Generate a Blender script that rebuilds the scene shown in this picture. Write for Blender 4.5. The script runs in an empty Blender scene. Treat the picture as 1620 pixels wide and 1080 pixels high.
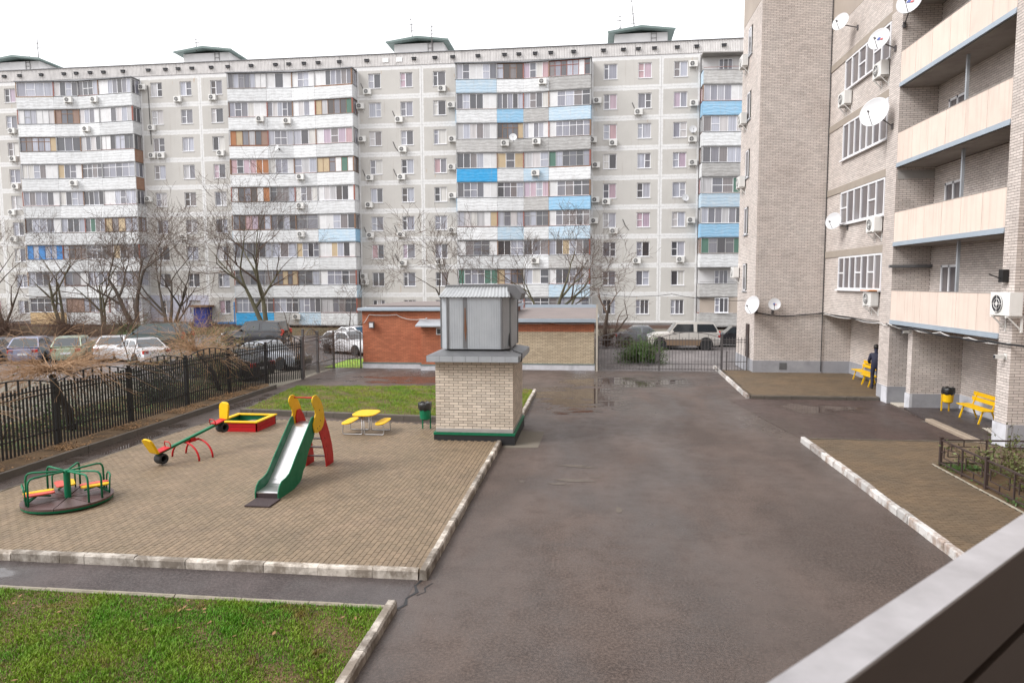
import bpy, math, random
import numpy as np
from mathutils import Vector, Matrix
R = math.radians
rnd = random.Random(7)
S = bpy.context.scene
COL = S.collection

# ---------------------------------------------------------------- camera
cam_d = bpy.data.cameras.new('camera')
cam = bpy.data.objects.new('camera', cam_d)
COL.objects.link(cam)
S.camera = cam
cam_d.sensor_width = 36.0
cam_d.lens = 24.0
cam_d.clip_start = 0.05
cam_d.clip_end = 2000.0
cam_d.dof.use_dof = True
cam_d.dof.focus_distance = 22.0
cam_d.dof.aperture_fstop = 4.0
_y, _p, _r = R(6.7), R(4.92), R(0.25)
_f = Vector((-math.sin(_y)*math.cos(_p), math.cos(_y)*math.cos(_p), -math.sin(_p)))
_r0 = Vector((math.cos(_y), math.sin(_y), 0)); _u0 = _r0.cross(_f)
_rt = _r0*math.cos(_r) - _u0*math.sin(_r); _up = _u0*math.cos(_r) + _r0*math.sin(_r)
cam.matrix_world = Matrix(((_rt.x, _up.x, -_f.x, 0), (_rt.y, _up.y, -_f.y, 0), (_rt.z, _up.z, -_f.z, 4.5), (0, 0, 0, 1)))

# ---------------------------------------------------------------- sky, sun, exposure
SUN_EL, SUN_AZ = R(42), R(243)          # azimuth clockwise from +Y: light from the left, a little behind
W = bpy.data.worlds.new('World'); S.world = W; W.use_nodes = True
nt = W.node_tree; nt.nodes.clear()
o_ = nt.nodes.new('ShaderNodeOutputWorld'); bg = nt.nodes.new('ShaderNodeBackground')
sk = nt.nodes.new('ShaderNodeTexSky'); sk.sky_type = 'NISHITA'; sk.sun_disc = False
sk.sun_elevation = SUN_EL; sk.sun_rotation = SUN_AZ; sk.dust_density = 6.0; sk.air_density = 1.0; sk.ozone_density = 1.0
hs = nt.nodes.new('ShaderNodeHueSaturation'); hs.inputs['Saturation'].default_value = 0.15
mx = nt.nodes.new('ShaderNodeMix'); mx.data_type = 'RGBA'; mx.inputs[0].default_value = 0.86
mx.inputs[7].default_value = (9.85, 9.85, 10.1, 1)      # even overcast cloud
nt.links.new(sk.outputs[0], hs.inputs['Color']); nt.links.new(hs.outputs[0], mx.inputs[6])
nt.links.new(mx.outputs[2], bg.inputs['Color']); bg.inputs['Strength'].default_value = 0.1
nt.links.new(bg.outputs[0], o_.inputs[0])
sun_d = bpy.data.lights.new('sun', 'SUN'); sun_d.energy = 1.5; sun_d.angle = R(24); sun_d.color = (1.0, 0.985, 0.97)
sun = bpy.data.objects.new('sun', sun_d); COL.objects.link(sun)
_sd = Vector((math.sin(SUN_AZ)*math.cos(SUN_EL), math.cos(SUN_AZ)*math.cos(SUN_EL), math.sin(SUN_EL)))
sun.rotation_euler = _sd.to_track_quat('Z', 'Y').to_euler()
sun.location = _sd*60
S.view_settings.view_transform = 'Standard'; S.view_settings.look = 'None'
S.view_settings.gamma = 1.0; S.view_settings.exposure = 0.98
S.view_settings.use_curve_mapping = False
S.cycles.max_bounces = 6; S.cycles.diffuse_bounces = 3; S.cycles.glossy_bounces = 3
S.cycles.transparent_max_bounces = 8; S.cycles.caustics_reflective = False; S.cycles.caustics_refractive = False
S.cycles.use_denoising = True

# ---------------------------------------------------------------- mesh helpers
def norm(v):
    n = math.sqrt(sum(c*c for c in v)) or 1.0
    return [c/n for c in v]
class MB:
    def __init__(s): s.v = []; s.f = []; s.m = []
    def add(s, vs, fs, m=0):
        b = len(s.v); s.v += [tuple(x) for x in vs]
        s.f += [tuple(i+b for i in f) for f in fs]; s.m += [m]*len(fs); return s
    def box(s, x0, x1, y0, y1, z0, z1, m=0, T=None):
        vs = [(x, y, z) for z in (z0, z1) for y in (y0, y1) for x in (x0, x1)]
        if T: vs = [T @ Vector(v) for v in vs]
        return s.add(vs, [(0, 2, 3, 1), (4, 5, 7, 6), (0, 1, 5, 4), (1, 3, 7, 5), (3, 2, 6, 7), (2, 0, 4, 6)], m)
    def tube(s, pts, rad, n=6, m=0, cap=True):
        k = len(pts); rad = rad if isinstance(rad, (list, tuple)) else [rad]*k
        P = [Vector(p) for p in pts]; b = len(s.v); ref = None
        for i in range(k):
            d = (P[min(i+1, k-1)]-P[max(i-1, 0)]); d = d.normalized() if d.length > 1e-9 else Vector((0, 0, 1))
            if ref is None: ref = Vector((0, 0, 1)) if abs(d.z) < .9 else Vector((1, 0, 0))
            a = ref - d*ref.dot(d); a = a.normalized() if a.length > 1e-6 else d.orthogonal().normalized()
            ref = a; c = d.cross(a)
            for j in range(n):
                t = 2*math.pi*j/n
                s.v.append(tuple(P[i] + (a*math.cos(t)+c*math.sin(t))*rad[i]))
        for i in range(k-1):
            for j in range(n):
                s.f.append((b+i*n+j, b+i*n+(j+1) % n, b+(i+1)*n+(j+1) % n, b+(i+1)*n+j)); s.m.append(m)
        if cap:
            s.f.append(tuple(b+j for j in range(n))[::-1]); s.m.append(m)
            s.f.append(tuple(b+(k-1)*n+j for j in range(n))); s.m.append(m)
        return s
    def bar(s, a, b, w, h=None, m=0):      # square bar between two points
        h = h or w; a = Vector(a); b = Vector(b); d = (b-a).normalized()
        r = Vector((0, 0, 1)) if abs(d.z) < .95 else Vector((0, 1, 0))
        x = d.cross(r).normalized()*(w/2); y = x.normalized().cross(d)*(h/2)
        vs = [p+x*i+y*j for p in (a, b) for i, j in ((-1, -1), (1, -1), (1, 1), (-1, 1))]
        return s.add(vs, [(0, 1, 2, 3), (7, 6, 5, 4), (0, 4, 5, 1), (1, 5, 6, 2), (2, 6, 7, 3), (3, 7, 4, 0)], m)
    def prism(s, poly, f0, f1, m=0):       # poly 2D, f0/f1 map (a,b)->3D for both end caps
        n = len(poly)
        s.add([f0(*p) for p in poly]+[f1(*p) for p in poly],
              [tuple(range(n))[::-1], tuple(range(n, 2*n))]+[(i, (i+1) % n, n+(i+1) % n, n+i) for i in range(n)], m)
        return s
    def lathe(s, prof, n=20, c=(0, 0, 0), m=0, T=None):
        b = []
        for r, z in prof:
            for j in range(n):
                t = 2*math.pi*j/n; v = Vector((c[0]+r*math.cos(t), c[1]+r*math.sin(t), c[2]+z))
                b.append(T @ v if T else v)
        k = len(prof)
        fs = [(i*n+j, i*n+(j+1) % n, (i+1)*n+(j+1) % n, (i+1)*n+j) for i in range(k-1) for j in range(n)]
        if prof[0][0] > 1e-4: fs.append(tuple(range(n))[::-1])
        if prof[-1][0] > 1e-4: fs.append(tuple((k-1)*n+j for j in range(n)))
        return s.add(b, fs, m)
    def mesh(s, name, mats, smooth=False):
        me = bpy.data.meshes.new(name); me.from_pydata(s.v, [], s.f)
        for q in (mats if isinstance(mats, (list, tuple)) else [mats]): me.materials.append(q)
        if max(s.m, default=0): me.polygons.foreach_set('material_index', s.m)
        if smooth: me.polygons.foreach_set('use_smooth', [True]*len(s.f))
        me.update(); return me
    def build(s, name, mats, parent=None, smooth=False, bevel=0, loc=None, rz=0):
        o = put(name, s.mesh(name, mats, smooth), parent)
        if loc: o.location = loc
        if rz: o.rotation_euler.z = rz
        if bevel:
            q = o.modifiers.new('bevel', 'BEVEL'); q.width = bevel; q.segments = 2; q.limit_method = 'ANGLE'
        return o
def put(name, me, parent=None, loc=None, rot=None):
    o = bpy.data.objects.new(name, me); COL.objects.link(o)
    if parent: o.parent = parent
    if loc: o.location = loc
    if rot: o.rotation_euler = rot
    return o
def tag(o, label=None, cat=None, group=None, kind=None):
    if label: o['label'] = label
    if cat: o['category'] = cat
    if group: o['group'] = group
    if kind: o['kind'] = kind
    return o
def thing(name, label, cat, loc=(0, 0, 0), rz=0, group=None):
    o = bpy.data.objects.new(name, None); COL.objects.link(o); o.empty_display_size = .1
    o.location = loc; o.rotation_euler.z = rz
    return tag(o, label, cat, group)
KIDS = {}
def copy_tree(o, parent=None):
    c = o.copy(); COL.objects.link(c)
    if parent: c.parent = parent
    for ch in o.children: copy_tree(ch, c)
    return c
def raw(name, V, F, mats, parent=None, smooth=False):     # numpy quads/tris
    V = np.asarray(V, np.float32).reshape(-1, 3); F = np.asarray(F, np.int32); n = F.shape[1]
    me = bpy.data.meshes.new(name)
    me.vertices.add(len(V)); me.vertices.foreach_set('co', V.ravel())
    me.loops.add(F.size); me.loops.foreach_set('vertex_index', F.ravel())
    me.polygons.add(len(F)); me.polygons.foreach_set('loop_start', np.arange(0, F.size, n, dtype=np.int32))
    try: me.polygons.foreach_set('loop_total', np.full(len(F), n, np.int32))
    except Exception: pass
    me.polygons.foreach_set('use_smooth', np.full(len(F), bool(smooth)))
    for q in (mats if isinstance(mats, (list, tuple)) else [mats]): me.materials.append(q)
    me.update(calc_edges=True)
    return put(name, me, parent)

# ---------------------------------------------------------------- materials
MATS = {}
def N(t, k, **kw):
    n = t.nodes.new(k)
    for a, b in kw.items(): setattr(n, a, b)
    return n
def mathn(t, op, a, b=None, c=None, clamp=False):
    n = N(t, 'ShaderNodeMath', operation=op, use_clamp=clamp)
    for i, q in enumerate((a, b, c)):
        if q is None: continue
        if isinstance(q, (int, float)): n.inputs[i].default_value = q
        else: t.links.new(q, n.inputs[i])
    return n.outputs[0]
def mixc(t, f, a, b, mode='MIX'):
    n = N(t, 'ShaderNodeMix', data_type='RGBA', blend_type=mode)
    for i, q in ((0, f), (6, a), (7, b)):
        if isinstance(q, (int, float)): n.inputs[i].default_value = q
        elif isinstance(q, (tuple, list)): n.inputs[i].default_value = tuple(q)[:3]+(1,)
        else: t.links.new(q, n.inputs[i])
    return n.outputs[2]
def noise(t, vec, scale, det=4, rough=.55, dist=0):
    n = N(t, 'ShaderNodeTexNoise'); n.inputs['Scale'].default_value = scale
    n.inputs['Detail'].default_value = det; n.inputs['Roughness'].default_value = rough; n.inputs['Distortion'].default_value = dist
    t.links.new(vec, n.inputs['Vector']); return n.outputs[0]
def ramp(t, f, a, b):
    n = N(t, 'ShaderNodeMapRange'); n.inputs[1].default_value = a; n.inputs[2].default_value = b
    t.links.new(f, n.inputs[0]); return n.outputs[0]
def pos(t, sc=None):
    g = N(t, 'ShaderNodeNewGeometry')
    if not sc: return g.outputs['Position']
    m = N(t, 'ShaderNodeMapping'); m.inputs['Scale'].default_value = sc
    t.links.new(g.outputs['Position'], m.inputs['Vector']); return m.outputs[0]
def base(name):
    m = bpy.data.materials.new(name); m.use_nodes = True
    t = m.node_tree; b = t.nodes['Principled BSDF']; MATS[name] = m
    return m, t, b
def pm(name, col, rough=.75, col2=None, scale=3, var=.5, bump=0, bscale=40, metal=0, isl=0, objr=0, spec=.5, coat=0, grime=0, sc=None, streak=0):
    m, t, b = base(name); P = pos(t, sc)
    c2 = col2 or tuple(x*.78 for x in col)
    f = ramp(t, noise(t, P, scale, 5, .6), .5-var*.5, .5+var*.5)
    c = mixc(t, f, col, c2)
    if grime:
        g = ramp(t, noise(t, pos(t), 1.3, 6, .65), .52, .72)
        c = mixc(t, mathn(t, 'MULTIPLY', g, grime), c, tuple(x*.35+.01 for x in col))
    if streak:
        g = ramp(t, noise(t, pos(t, (6, 6, .35)), 1.0, 4, .6), .5, .8)
        c = mixc(t, mathn(t, 'MULTIPLY', g, streak), c, tuple(x*.45 for x in col))
    v = None
    if isl:
        g = N(t, 'ShaderNodeNewGeometry'); v = mathn(t, 'MULTIPLY_ADD', g.outputs['Random Per Island'], isl, 1-isl/2)
    if objr:
        g = N(t, 'ShaderNodeObjectInfo'); w = mathn(t, 'MULTIPLY_ADD', g.outputs['Random'], objr, 1-objr/2)
        v = w if v is None else mathn(t, 'MULTIPLY', v, w)
    if v is not None:
        h = N(t, 'ShaderNodeHueSaturation'); t.links.new(v, h.inputs['Value']); t.links.new(c, h.inputs['Color']); c = h.outputs[0]
    t.links.new(c, b.inputs['Base Color'])
    b.inputs['Roughness'].default_value = rough; b.inputs['Metallic'].default_value = metal
    b.inputs['Specular IOR Level'].default_value = spec; b.inputs['Coat Weight'].default_value = coat
    b.inputs['Coat Roughness'].default_value = .12
    if bump:
        n = N(t, 'ShaderNodeBump'); n.inputs['Strength'].default_value = bump; n.inputs['Distance'].default_value = .02
        t.links.new(noise(t, pos(t), bscale, 4), n.inputs['Height']); t.links.new(n.outputs[0], b.inputs['Normal'])
    return m
# ---------------------------------------------------------------- special materials
def asphalt(name, col, wet=.5, puddle=None):
    m, t, b = base(name); P = pos(t)
    big = noise(t, pos(t, (1, .55, 1)), .55, 5, .6, .4)
    mid = noise(t, P, 2.2, 5, .65)
    fine = noise(t, P, 60, 3, .6)
    c = mixc(t, ramp(t, big, .40, .62), tuple(x*.62 for x in col), tuple(x*1.3 for x in col))
    c = mixc(t, mathn(t, 'MULTIPLY', ramp(t, mid, .5, .68), .6), c, tuple(x*.6 for x in col))
    c = mixc(t, ramp(t, fine, .62, .74), c, tuple(min(1, x*2.4+.02) for x in col))
    c = mixc(t, ramp(t, fine, .42, .3), c, tuple(x*.45 for x in col))
    gr = noise(t, P, 24, 3, .7)
    c = mixc(t, mathn(t, 'MULTIPLY', ramp(t, gr, .42, .64), .6), c, tuple(x*2.0 for x in col))
    vor = N(t, 'ShaderNodeTexVoronoi'); vor.inputs['Scale'].default_value = 2.6; t.links.new(P, vor.inputs['Vector'])
    spk = mathn(t, 'LESS_THAN', vor.outputs['Distance'], .016)
    c = mixc(t, mathn(t, 'MULTIPLY', spk, .7), c, (.42, .38, .34))
    huge = noise(t, pos(t, (.42, .16, 1)), 1.0, 3, .5, .3)
    w = ramp(t, mathn(t, 'ADD', mathn(t, 'MULTIPLY', huge, .65), mathn(t, 'MULTIPLY', mathn(t, 'ADD', big, mid), .22)), .40, .62)
    c = mixc(t, mathn(t, 'MULTIPLY', mathn(t, 'SUBTRACT', 1, w), .5), c, tuple(x*.55 for x in col))
    rough = mathn(t, 'MULTIPLY_ADD', w, .45, .60-wet*.54)
    bs = N(t, 'ShaderNodeBump'); bs.inputs['Distance'].default_value = .01
    t.links.new(fine, bs.inputs['Height'])
    if puddle:
        sx = N(t, 'ShaderNodeSeparateXYZ'); t.links.new(P, sx.inputs[0])
        reg = None
        for (x0, y0, rx, ry) in puddle:
            d = mathn(t, 'ADD', mathn(t, 'POWER', mathn(t, 'ABSOLUTE', mathn(t, 'MULTIPLY_ADD', sx.outputs[0], 1/rx, -x0/rx)), 2),
                      mathn(t, 'POWER', mathn(t, 'ABSOLUTE', mathn(t, 'MULTIPLY_ADD', sx.outputs[1], 1/ry, -y0/ry)), 2))
            d = mathn(t, 'SUBTRACT', 1, d, clamp=True); reg = d if reg is None else mathn(t, 'MAXIMUM', reg, d)
        n = noise(t, pos(t, (.7, 1.5, 1)), .9, 5, .55, .6)
        pd = ramp(t, mathn(t, 'MULTIPLY_ADD', reg, .42, mathn(t, 'SUBTRACT', n, .34)), .44, .50)
        damp = ramp(t, mathn(t, 'MULTIPLY_ADD', reg, .42, mathn(t, 'SUBTRACT', n, .34)), .30, .44)
        c = mixc(t, mathn(t, 'MULTIPLY', damp, .55), c, tuple(x*.5 for x in col))
        rough = mathn(t, 'MULTIPLY', rough, mathn(t, 'MULTIPLY_ADD', damp, -.35, 1))
        rough = mathn(t, 'MULTIPLY', rough, mathn(t, 'MULTIPLY_ADD', pd, -.93, 1))
        t.links.new(mathn(t, 'MULTIPLY_ADD', pd, -.54, .55), bs.inputs['Strength'])
    else: bs.inputs['Strength'].default_value = .55
    t.links.new(c, b.inputs['Base Color']); t.links.new(rough, b.inputs['Roughness']); t.links.new(bs.outputs[0], b.inputs['Normal'])
    t.links.new(mathn(t, 'MULTIPLY_ADD', mathn(t, 'SUBTRACT', 1, w), .32, .20), b.inputs['Specular IOR Level'])
    return m
def glassm(name, cols, rough=.06, objr=True):
    # window glass with a curtain or a dim room close behind it; the tone differs from pane to pane
    m, t, b = base(name)
    if objr: r = N(t, 'ShaderNodeObjectInfo').outputs['Random']
    else: r = N(t, 'ShaderNodeNewGeometry').outputs['Random Per Island']
    cr = N(t, 'ShaderNodeValToRGB'); cr.color_ramp.interpolation = 'CONSTANT'
    e = cr.color_ramp.elements
    while len(e) < len(cols): e.new(.5)
    for i, c in enumerate(cols): e[i].position = i/len(cols); e[i].color = tuple(c)+(1,)
    t.links.new(r, cr.inputs[0])
    fold = noise(t, pos(t, (9, 9, .25)), 1.3, 3, .6)
    c = mixc(t, ramp(t, fold, .3, .7), cr.outputs[0], (0.02, 0.02, 0.025), 'MIX')
    mixn = [n for n in t.nodes if n.bl_idname == 'ShaderNodeMix'][-1]
    t.links.new(mathn(t, 'MULTIPLY', ramp(t, fold, .35, .7), .38), mixn.inputs[0])
    t.links.new(c, b.inputs['Base Color']); b.inputs['Roughness'].default_value = .35
    b.inputs['Coat Weight'].default_value = 1.0; b.inputs['Coat Roughness'].default_value = rough; b.inputs['Coat IOR'].default_value = 1.5
    return m
def panelm(name, col, w, h):
    # pebble-dash facade panel with rough white paint over its joints
    m, t, b = base(name); P = pos(t)
    tc = N(t, 'ShaderNodeTexCoord'); sx = N(t, 'ShaderNodeSeparateXYZ'); t.links.new(tc.outputs['Generated'], sx.inputs[0])
    def edge(o, s): return mathn(t, 'MULTIPLY', mathn(t, 'MINIMUM', o, mathn(t, 'SUBTRACT', 1, o)), s)
    ex = edge(sx.outputs[0], w); ez = edge(sx.outputs[2], h)
    n = mathn(t, 'MULTIPLY', mathn(t, 'SUBTRACT', noise(t, P, 3.2, 5, .7), .5), .16)
    fx = ramp(t, mathn(t, 'ADD', ex, n), .20, .17); fz = ramp(t, mathn(t, 'ADD', ez, n), .25, .21)
    f = mathn(t, 'MAXIMUM', fx, fz)
    worn = ramp(t, noise(t, P, 5, 6, .7), .62, .48)
    c = mixc(t, ramp(t, noise(t, P, .35, 5, .6), .35, .7), col, tuple(x*.84 for x in col))
    c = mixc(t, ramp(t, noise(t, P, 60, 2), .4, .65), c, tuple(x*.86 for x in col))
    st = ramp(t, noise(t, pos(t, (5, 5, .22)), 1, 4, .6), .58, .8)
    c = mixc(t, mathn(t, 'MULTIPLY', st, .5), c, (.27, .21, .17))
    rs_ = ramp(t, noise(t, pos(t, (2.4, 2.4, .45)), 1.0, 3, .5), .70, .74)
    c = mixc(t, mathn(t, 'MULTIPLY', rs_, .55), c, (.40, .27, .16))
    c = mixc(t, mathn(t, 'MULTIPLY', f, mathn(t, 'MULTIPLY_ADD', worn, .45, .55)), c, (.68, .675, .67))
    t.links.new(c, b.inputs['Base Color']); b.inputs['Roughness'].default_value = .9
    bs = N(t, 'ShaderNodeBump'); bs.inputs['Strength'].default_value = .3; bs.inputs['Distance'].default_value = .02
    t.links.new(noise(t, P, 45, 3), bs.inputs['Height']); t.links.new(bs.outputs[0], b.inputs['Normal'])
    return m
def ripplem(name, col, wear=(.5, .5, .49), amt=.35):
    # balcony front cast with a rippled face, paint worn
    m, t, b = base(name); P = pos(t)
    wv = N(t, 'ShaderNodeTexWave', wave_type='BANDS', bands_direction='Z'); wv.inputs['Scale'].default_value = 1.05
    wv.inputs['Distortion'].default_value = 5.5; wv.inputs['Detail'].default_value = 2; wv.inputs['Detail Scale'].default_value = 1.6
    t.links.new(pos(t, (1.0, 1.0, 1)), wv.inputs['Vector'])
    n = ramp(t, noise(t, P, 2.4, 7, .72), .42, .66)
    n2 = ramp(t, noise(t, P, 18, 3, .6), .45, .75)
    c = mixc(t, mathn(t, 'MULTIPLY', n, amt), col, wear)
    c = mixc(t, mathn(t, 'MULTIPLY', n2, .22), c, tuple(x*.6 for x in col))
    c = mixc(t, mathn(t, 'MULTIPLY', ramp(t, wv.outputs[0], .30, .08), .10), c, tuple(x*.55 for x in col))
    st = ramp(t, noise(t, pos(t, (4, 4, .3)), 1, 4, .6), .55, .8)
    c = mixc(t, mathn(t, 'MULTIPLY', st, .3), c, (.35, .33, .3))
    oi = N(t, 'ShaderNodeObjectInfo'); hv = N(t, 'ShaderNodeHueSaturation'); t.links.new(mathn(t, 'MULTIPLY_ADD', oi.outputs['Random'], .24, .86), hv.inputs['Value']); t.links.new(c, hv.inputs['Color']); c = hv.outputs[0]
    t.links.new(c, b.inputs['Base Color']); b.inputs['Roughness'].default_value = .8
    bs = N(t, 'ShaderNodeBump'); bs.inputs['Strength'].default_value = .5; bs.inputs['Distance'].default_value = .022
    t.links.new(wv.outputs[0], bs.inputs['Height']); t.links.new(bs.outputs[0], b.inputs['Normal'])
    return m
def grassm(name, cols, patch, patchcol):
    m, t, b = base(name)
    r = N(t, 'ShaderNodeNewGeometry').outputs['Random Per Island']
    c = mixc(t, r, cols[0], cols[1])
    c = mixc(t, ramp(t, noise(t, pos(t), .9, 4, .6), .42, .62), c, cols[2])
    c = mixc(t, mathn(t, 'MULTIPLY', ramp(t, noise(t, pos(t), 1.7, 5, .65), patch, patch+.12), .8), c, patchcol)
    t.links.new(c, b.inputs['Base Color']); b.inputs['Roughness'].default_value = .6
    b.inputs['Specular IOR Level'].default_value = .3
    return m
def wornkerb(name, paint, bare, lo, hi):
    m, t, b = base(name); P = pos(t)
    n = noise(t, pos(t, (1, 1, .7)), 2.6, 7, .68)
    c = mixc(t, ramp(t, n, lo, hi), bare, paint)
    c = mixc(t, mathn(t, 'MULTIPLY', ramp(t, noise(t, P, 9, 5, .7), .52, .7), .6), c, (.16, .13, .10))
    g = N(t, 'ShaderNodeObjectInfo'); h = N(t, 'ShaderNodeHueSaturation')
    t.links.new(mathn(t, 'MULTIPLY_ADD', g.outputs['Random'], .5, .7), h.inputs['Value']); t.links.new(c, h.inputs['Color'])
    t.links.new(h.outputs[0], b.inputs['Base Color']); b.inputs['Roughness'].default_value = .85
    bs = N(t, 'ShaderNodeBump'); bs.inputs['Strength'].default_value = .5; bs.inputs['Distance'].default_value = .02
    t.links.new(noise(t, P, 14, 5, .7), bs.inputs['Height']); t.links.new(bs.outputs[0], b.inputs['Normal'])
    return m
M = MATS
asphalt('asphalt', (.082, .062, .053), .72, puddle=[(-.6, 26.5, 3.2, 4.2), (1.5, 31, 4.5, 2.6), (-8, 31, 5.5, 2.2), (-13.15, 18, .6, 4.2), (-13.0, 24.5, .55, 3.0), (7.0, 25.2, 2.2, 1.6), (11.0, 23.6, 1.5, 1.3)])
asphalt('asphalt_path', (.066, .054, .052), .75, puddle=[(-10.6, 9.25, 2.6, .42)])
asphalt('asphalt_apron', (.066, .046, .040), .6, puddle=[(8.0, 25.0, 2.2, 1.4)])
asphalt('asphalt_far', (.14, .125, .122), .3)
pm('soil', (.06, .036, .018), .95, (.15, .09, .04), 2.5, .5, .8, 30)
pm('litter', (.13, .078, .04), .95, (.06, .065, .022), 1.8, .3, .9, 30)
pm('dirt', (.17, .145, .12), .95, (.12, .11, .08), .3, .5, .4, 12)
PAV = dict(rough=.62, col2=(.172, .128, .078), scale=.8, var=.5, bump=.35, bscale=60, spec=.45, grime=.35)
pm('paver', (.232, .166, .107), objr=.24, **PAV)
pm('paver_s', (.232, .166, .107), isl=.24, **PAV)
PAR = dict(rough=.66, col2=(.105, .078, .05), scale=.8, var=.5, bump=.35, bscale=60, spec=.45, grime=.4)
pm('paver_b', (.160, .108, .062), objr=.24, **PAR)
pm('paver_bs', (.160, .108, .062), isl=.24, **PAR)
pm('joint', (.03, .025, .018), .95)
pm('joint_b', (.035, .026, .016), .95)
pm('joint_moss', (.05, .05, .025), .95)
wornkerb('kerb', (.56, .51, .45), (.22, .185, .15), .44, .60)
wornkerb('kerb_white', (.54, .52, .50), (.33, .26, .22), .40, .52)
pm('kerb_dark', (.12, .10, .08), .9, (.08, .07, .06), 3, .6, .5, 25)
pm('kerb_thin', (.33, .29, .23), .9, (.2, .18, .14), 3, .6, .4, 25)
pm('concrete', (.40, .38, .36), .9, (.28, .27, .26), 1.6, .6, .4, 30, grime=.4)
pm('lintel', (.36, .31, .26), .9, (.28, .24, .2), 1.6, .6, .3, 30)
pm('scar', (.135, .112, .09), .9, (.08, .066, .058), 9, .6, .4, 30)
pm('step', (.34, .27, .20), .9, (.24, .19, .15), 2, .6, .4, 30)
pm('concrete_light', (.52, .47, .40), .9, (.40, .36, .30), 1.6, .6, .4, 30, grime=.4)
pm('plinth', (.36, .36, .38), .85, (.26, .26, .28), 1.2, .6, .3, 30, grime=.35)
pm('plinth_white', (.66, .66, .70), .8, (.45, .45, .47), 2.2, .7, .3, 30, grime=.5)
BR = dict(rough=.85, col2=(.52, .455, .415), scale=.5, var=.4, bump=.25, bscale=70, grime=.22)
pm('brick', (.61, .55, .51), objr=.22, **BR)
pm('brick_s', (.61, .55, .51), isl=.22, **BR)
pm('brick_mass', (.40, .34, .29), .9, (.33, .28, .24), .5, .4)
pm('mortar', (.10, .08, .07), .95)
BT = dict(rough=.8, col2=(.55, .47, .38), scale=.9, var=.5, bump=.25, bscale=70)
pm('brick_t', (.66, .58, .49), objr=.30, **BT)
pm('brick_ts', (.66, .58, .49), isl=.30, **BT)
BD = dict(rough=.85, col2=(.38, .12, .06), scale=.7, var=.5, bump=.2, bscale=70)
pm('brick_red', (.46, .165, .085), isl=.3, **BD)
pm('mortar_red', (.20, .09, .06), .95)
pm('brick_beige', (.52, .43, .31), isl=.26, rough=.85, col2=(.44, .35, .24), scale=.7, var=.5)
pm('roof_felt', (.22, .18, .165), .9, (.17, .145, .14), .8, .6, .3, 30)
pm('zinc', (.42, .445, .47), .5, (.34, .36, .39), 2.2, .6, 0, metal=.25, streak=.3)
pm('zinc_dark', (.20, .205, .21), .5, (.14, .14, .15), 3, .6, 0, metal=.4, grime=.3)
pm('zinc_corr', (.42, .43, .43), .45, (.33, .34, .35), 2, .6, 0, metal=.5, streak=.5)
pm('metal_blue', (.42, .48, .54), .5, (.34, .40, .46), 1.5, .6, 0, metal=.3)
pm('rust', (.20, .085, .035), .9, (.12, .06, .04), 6, .7)
pm('cream', (.72, .60, .52), .7, (.65, .53, .455), 1.2, .6, .1, 30, objr=.08, streak=.45, grime=.12)
pm('slab', (.40, .37, .34), .9, (.28, .25, .23), 1.2, .6, .3, 20, grime=.4)
pm('white_pvc', (.74, .74, .76), .35, (.74, .74, .76), 1, .5)
pm('white_board', (.80, .79, .78), .5, (.72, .72, .71), 1, .5, objr=.1)
pm('old_wood', (.27, .16, .10), .8, (.18, .11, .075), 4, .7)
pm('old_red', (.33, .10, .07), .8, (.22, .09, .07), 4, .7)
pm('old_grey', (.40, .40, .40), .7, (.30, .30, .30), 4, .7)
pm('old_blue', (.08, .24, .55), .7, (.06, .18, .42), 4, .7)
for k, c in dict(P=(.70, .695, .70), B=(.30, .20, .16), O=(.40, .17, .075), Y=(.50, .39, .25), U=(.07, .25, .58), Nn=(.09, .18, .14), Rr=(.62, .48, .50)).items():
    pm('board_'+k, c, .6, tuple(x*.82 for x in c), 2.5, .6, objr=.12, grime=.15)
G1 = [(.13, .13, .155), (.27, .27, .32), (.07, .07, .08), (.38, .39, .45), (.18, .175, .20), (.10, .095, .105), (.44, .45, .52), (.19, .165, .165)]
glassm('glass', G1); glassm('glass_s', G1, objr=False)
G2 = [(.46, .45, .46), (.56, .53, .53), (.40, .40, .45), (.60, .58, .55)]
glassm('glass_c', G2); glassm('glass_cs', G2, objr=False)
G3 = [(.03, .025, .03), (.055, .05, .055), (.05, .035, .03)]
glassm('glass_k', G3); glassm('glass_ks', G3, objr=False)
G4 = [(.50, .36, .42), (.44, .34, .42), (.48, .30, .32)]
glassm('glass_r', G4); glassm('glass_rs', G4, objr=False)
glassm('glass_bld', [(.11, .10, .11), (.15, .135, .14), (.10, .09, .10), (.17, .16, .165)], .05)
ripplem('par_w', (.70, .71, .72), (.40, .40, .395), .48)
ripplem('par_g', (.40, .39, .38), (.60, .60, .59), .55)
ripplem('par_l', (.44, .57, .68), (.60, .64, .66), .6)
ripplem('par_b', (.27, .49, .68), (.50, .58, .68), .35)
ripplem('par_B', (.04, .34, .66), (.25, .5, .72), .25)
ripplem('par_y', (.66, .46, .24), (.6, .5, .4), .3)
ripplem('par_n', (.30, .17, .11), (.4, .3, .25), .3)
pm('corrugated', (.70, .675, .66), .85, (.52, .50, .49), 1.5, .6, .2, 30, streak=.6)
pm('roof_green', (.17, .22, .21), .6, (.12, .17, .16), 2, .6)
pm('white_wall', (.68, .67, .67), .9, (.55, .54, .54), 1, .6)
pm('lilac_wall', (.52, .52, .60), .9, (.45, .45, .53), 1, .6)
pm('brown_plinth', (.16, .10, .08), .9, (.10, .07, .06), 1, .6)
pm('door_blue', (.03, .05, .30), .5)
pm('iron_black', (.007, .0065, .007), .55, (.010, .009, .009), 6, .5)
pm('iron_brown', (.06, .04, .035), .55, (.045, .03, .028), 6, .5)
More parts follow.
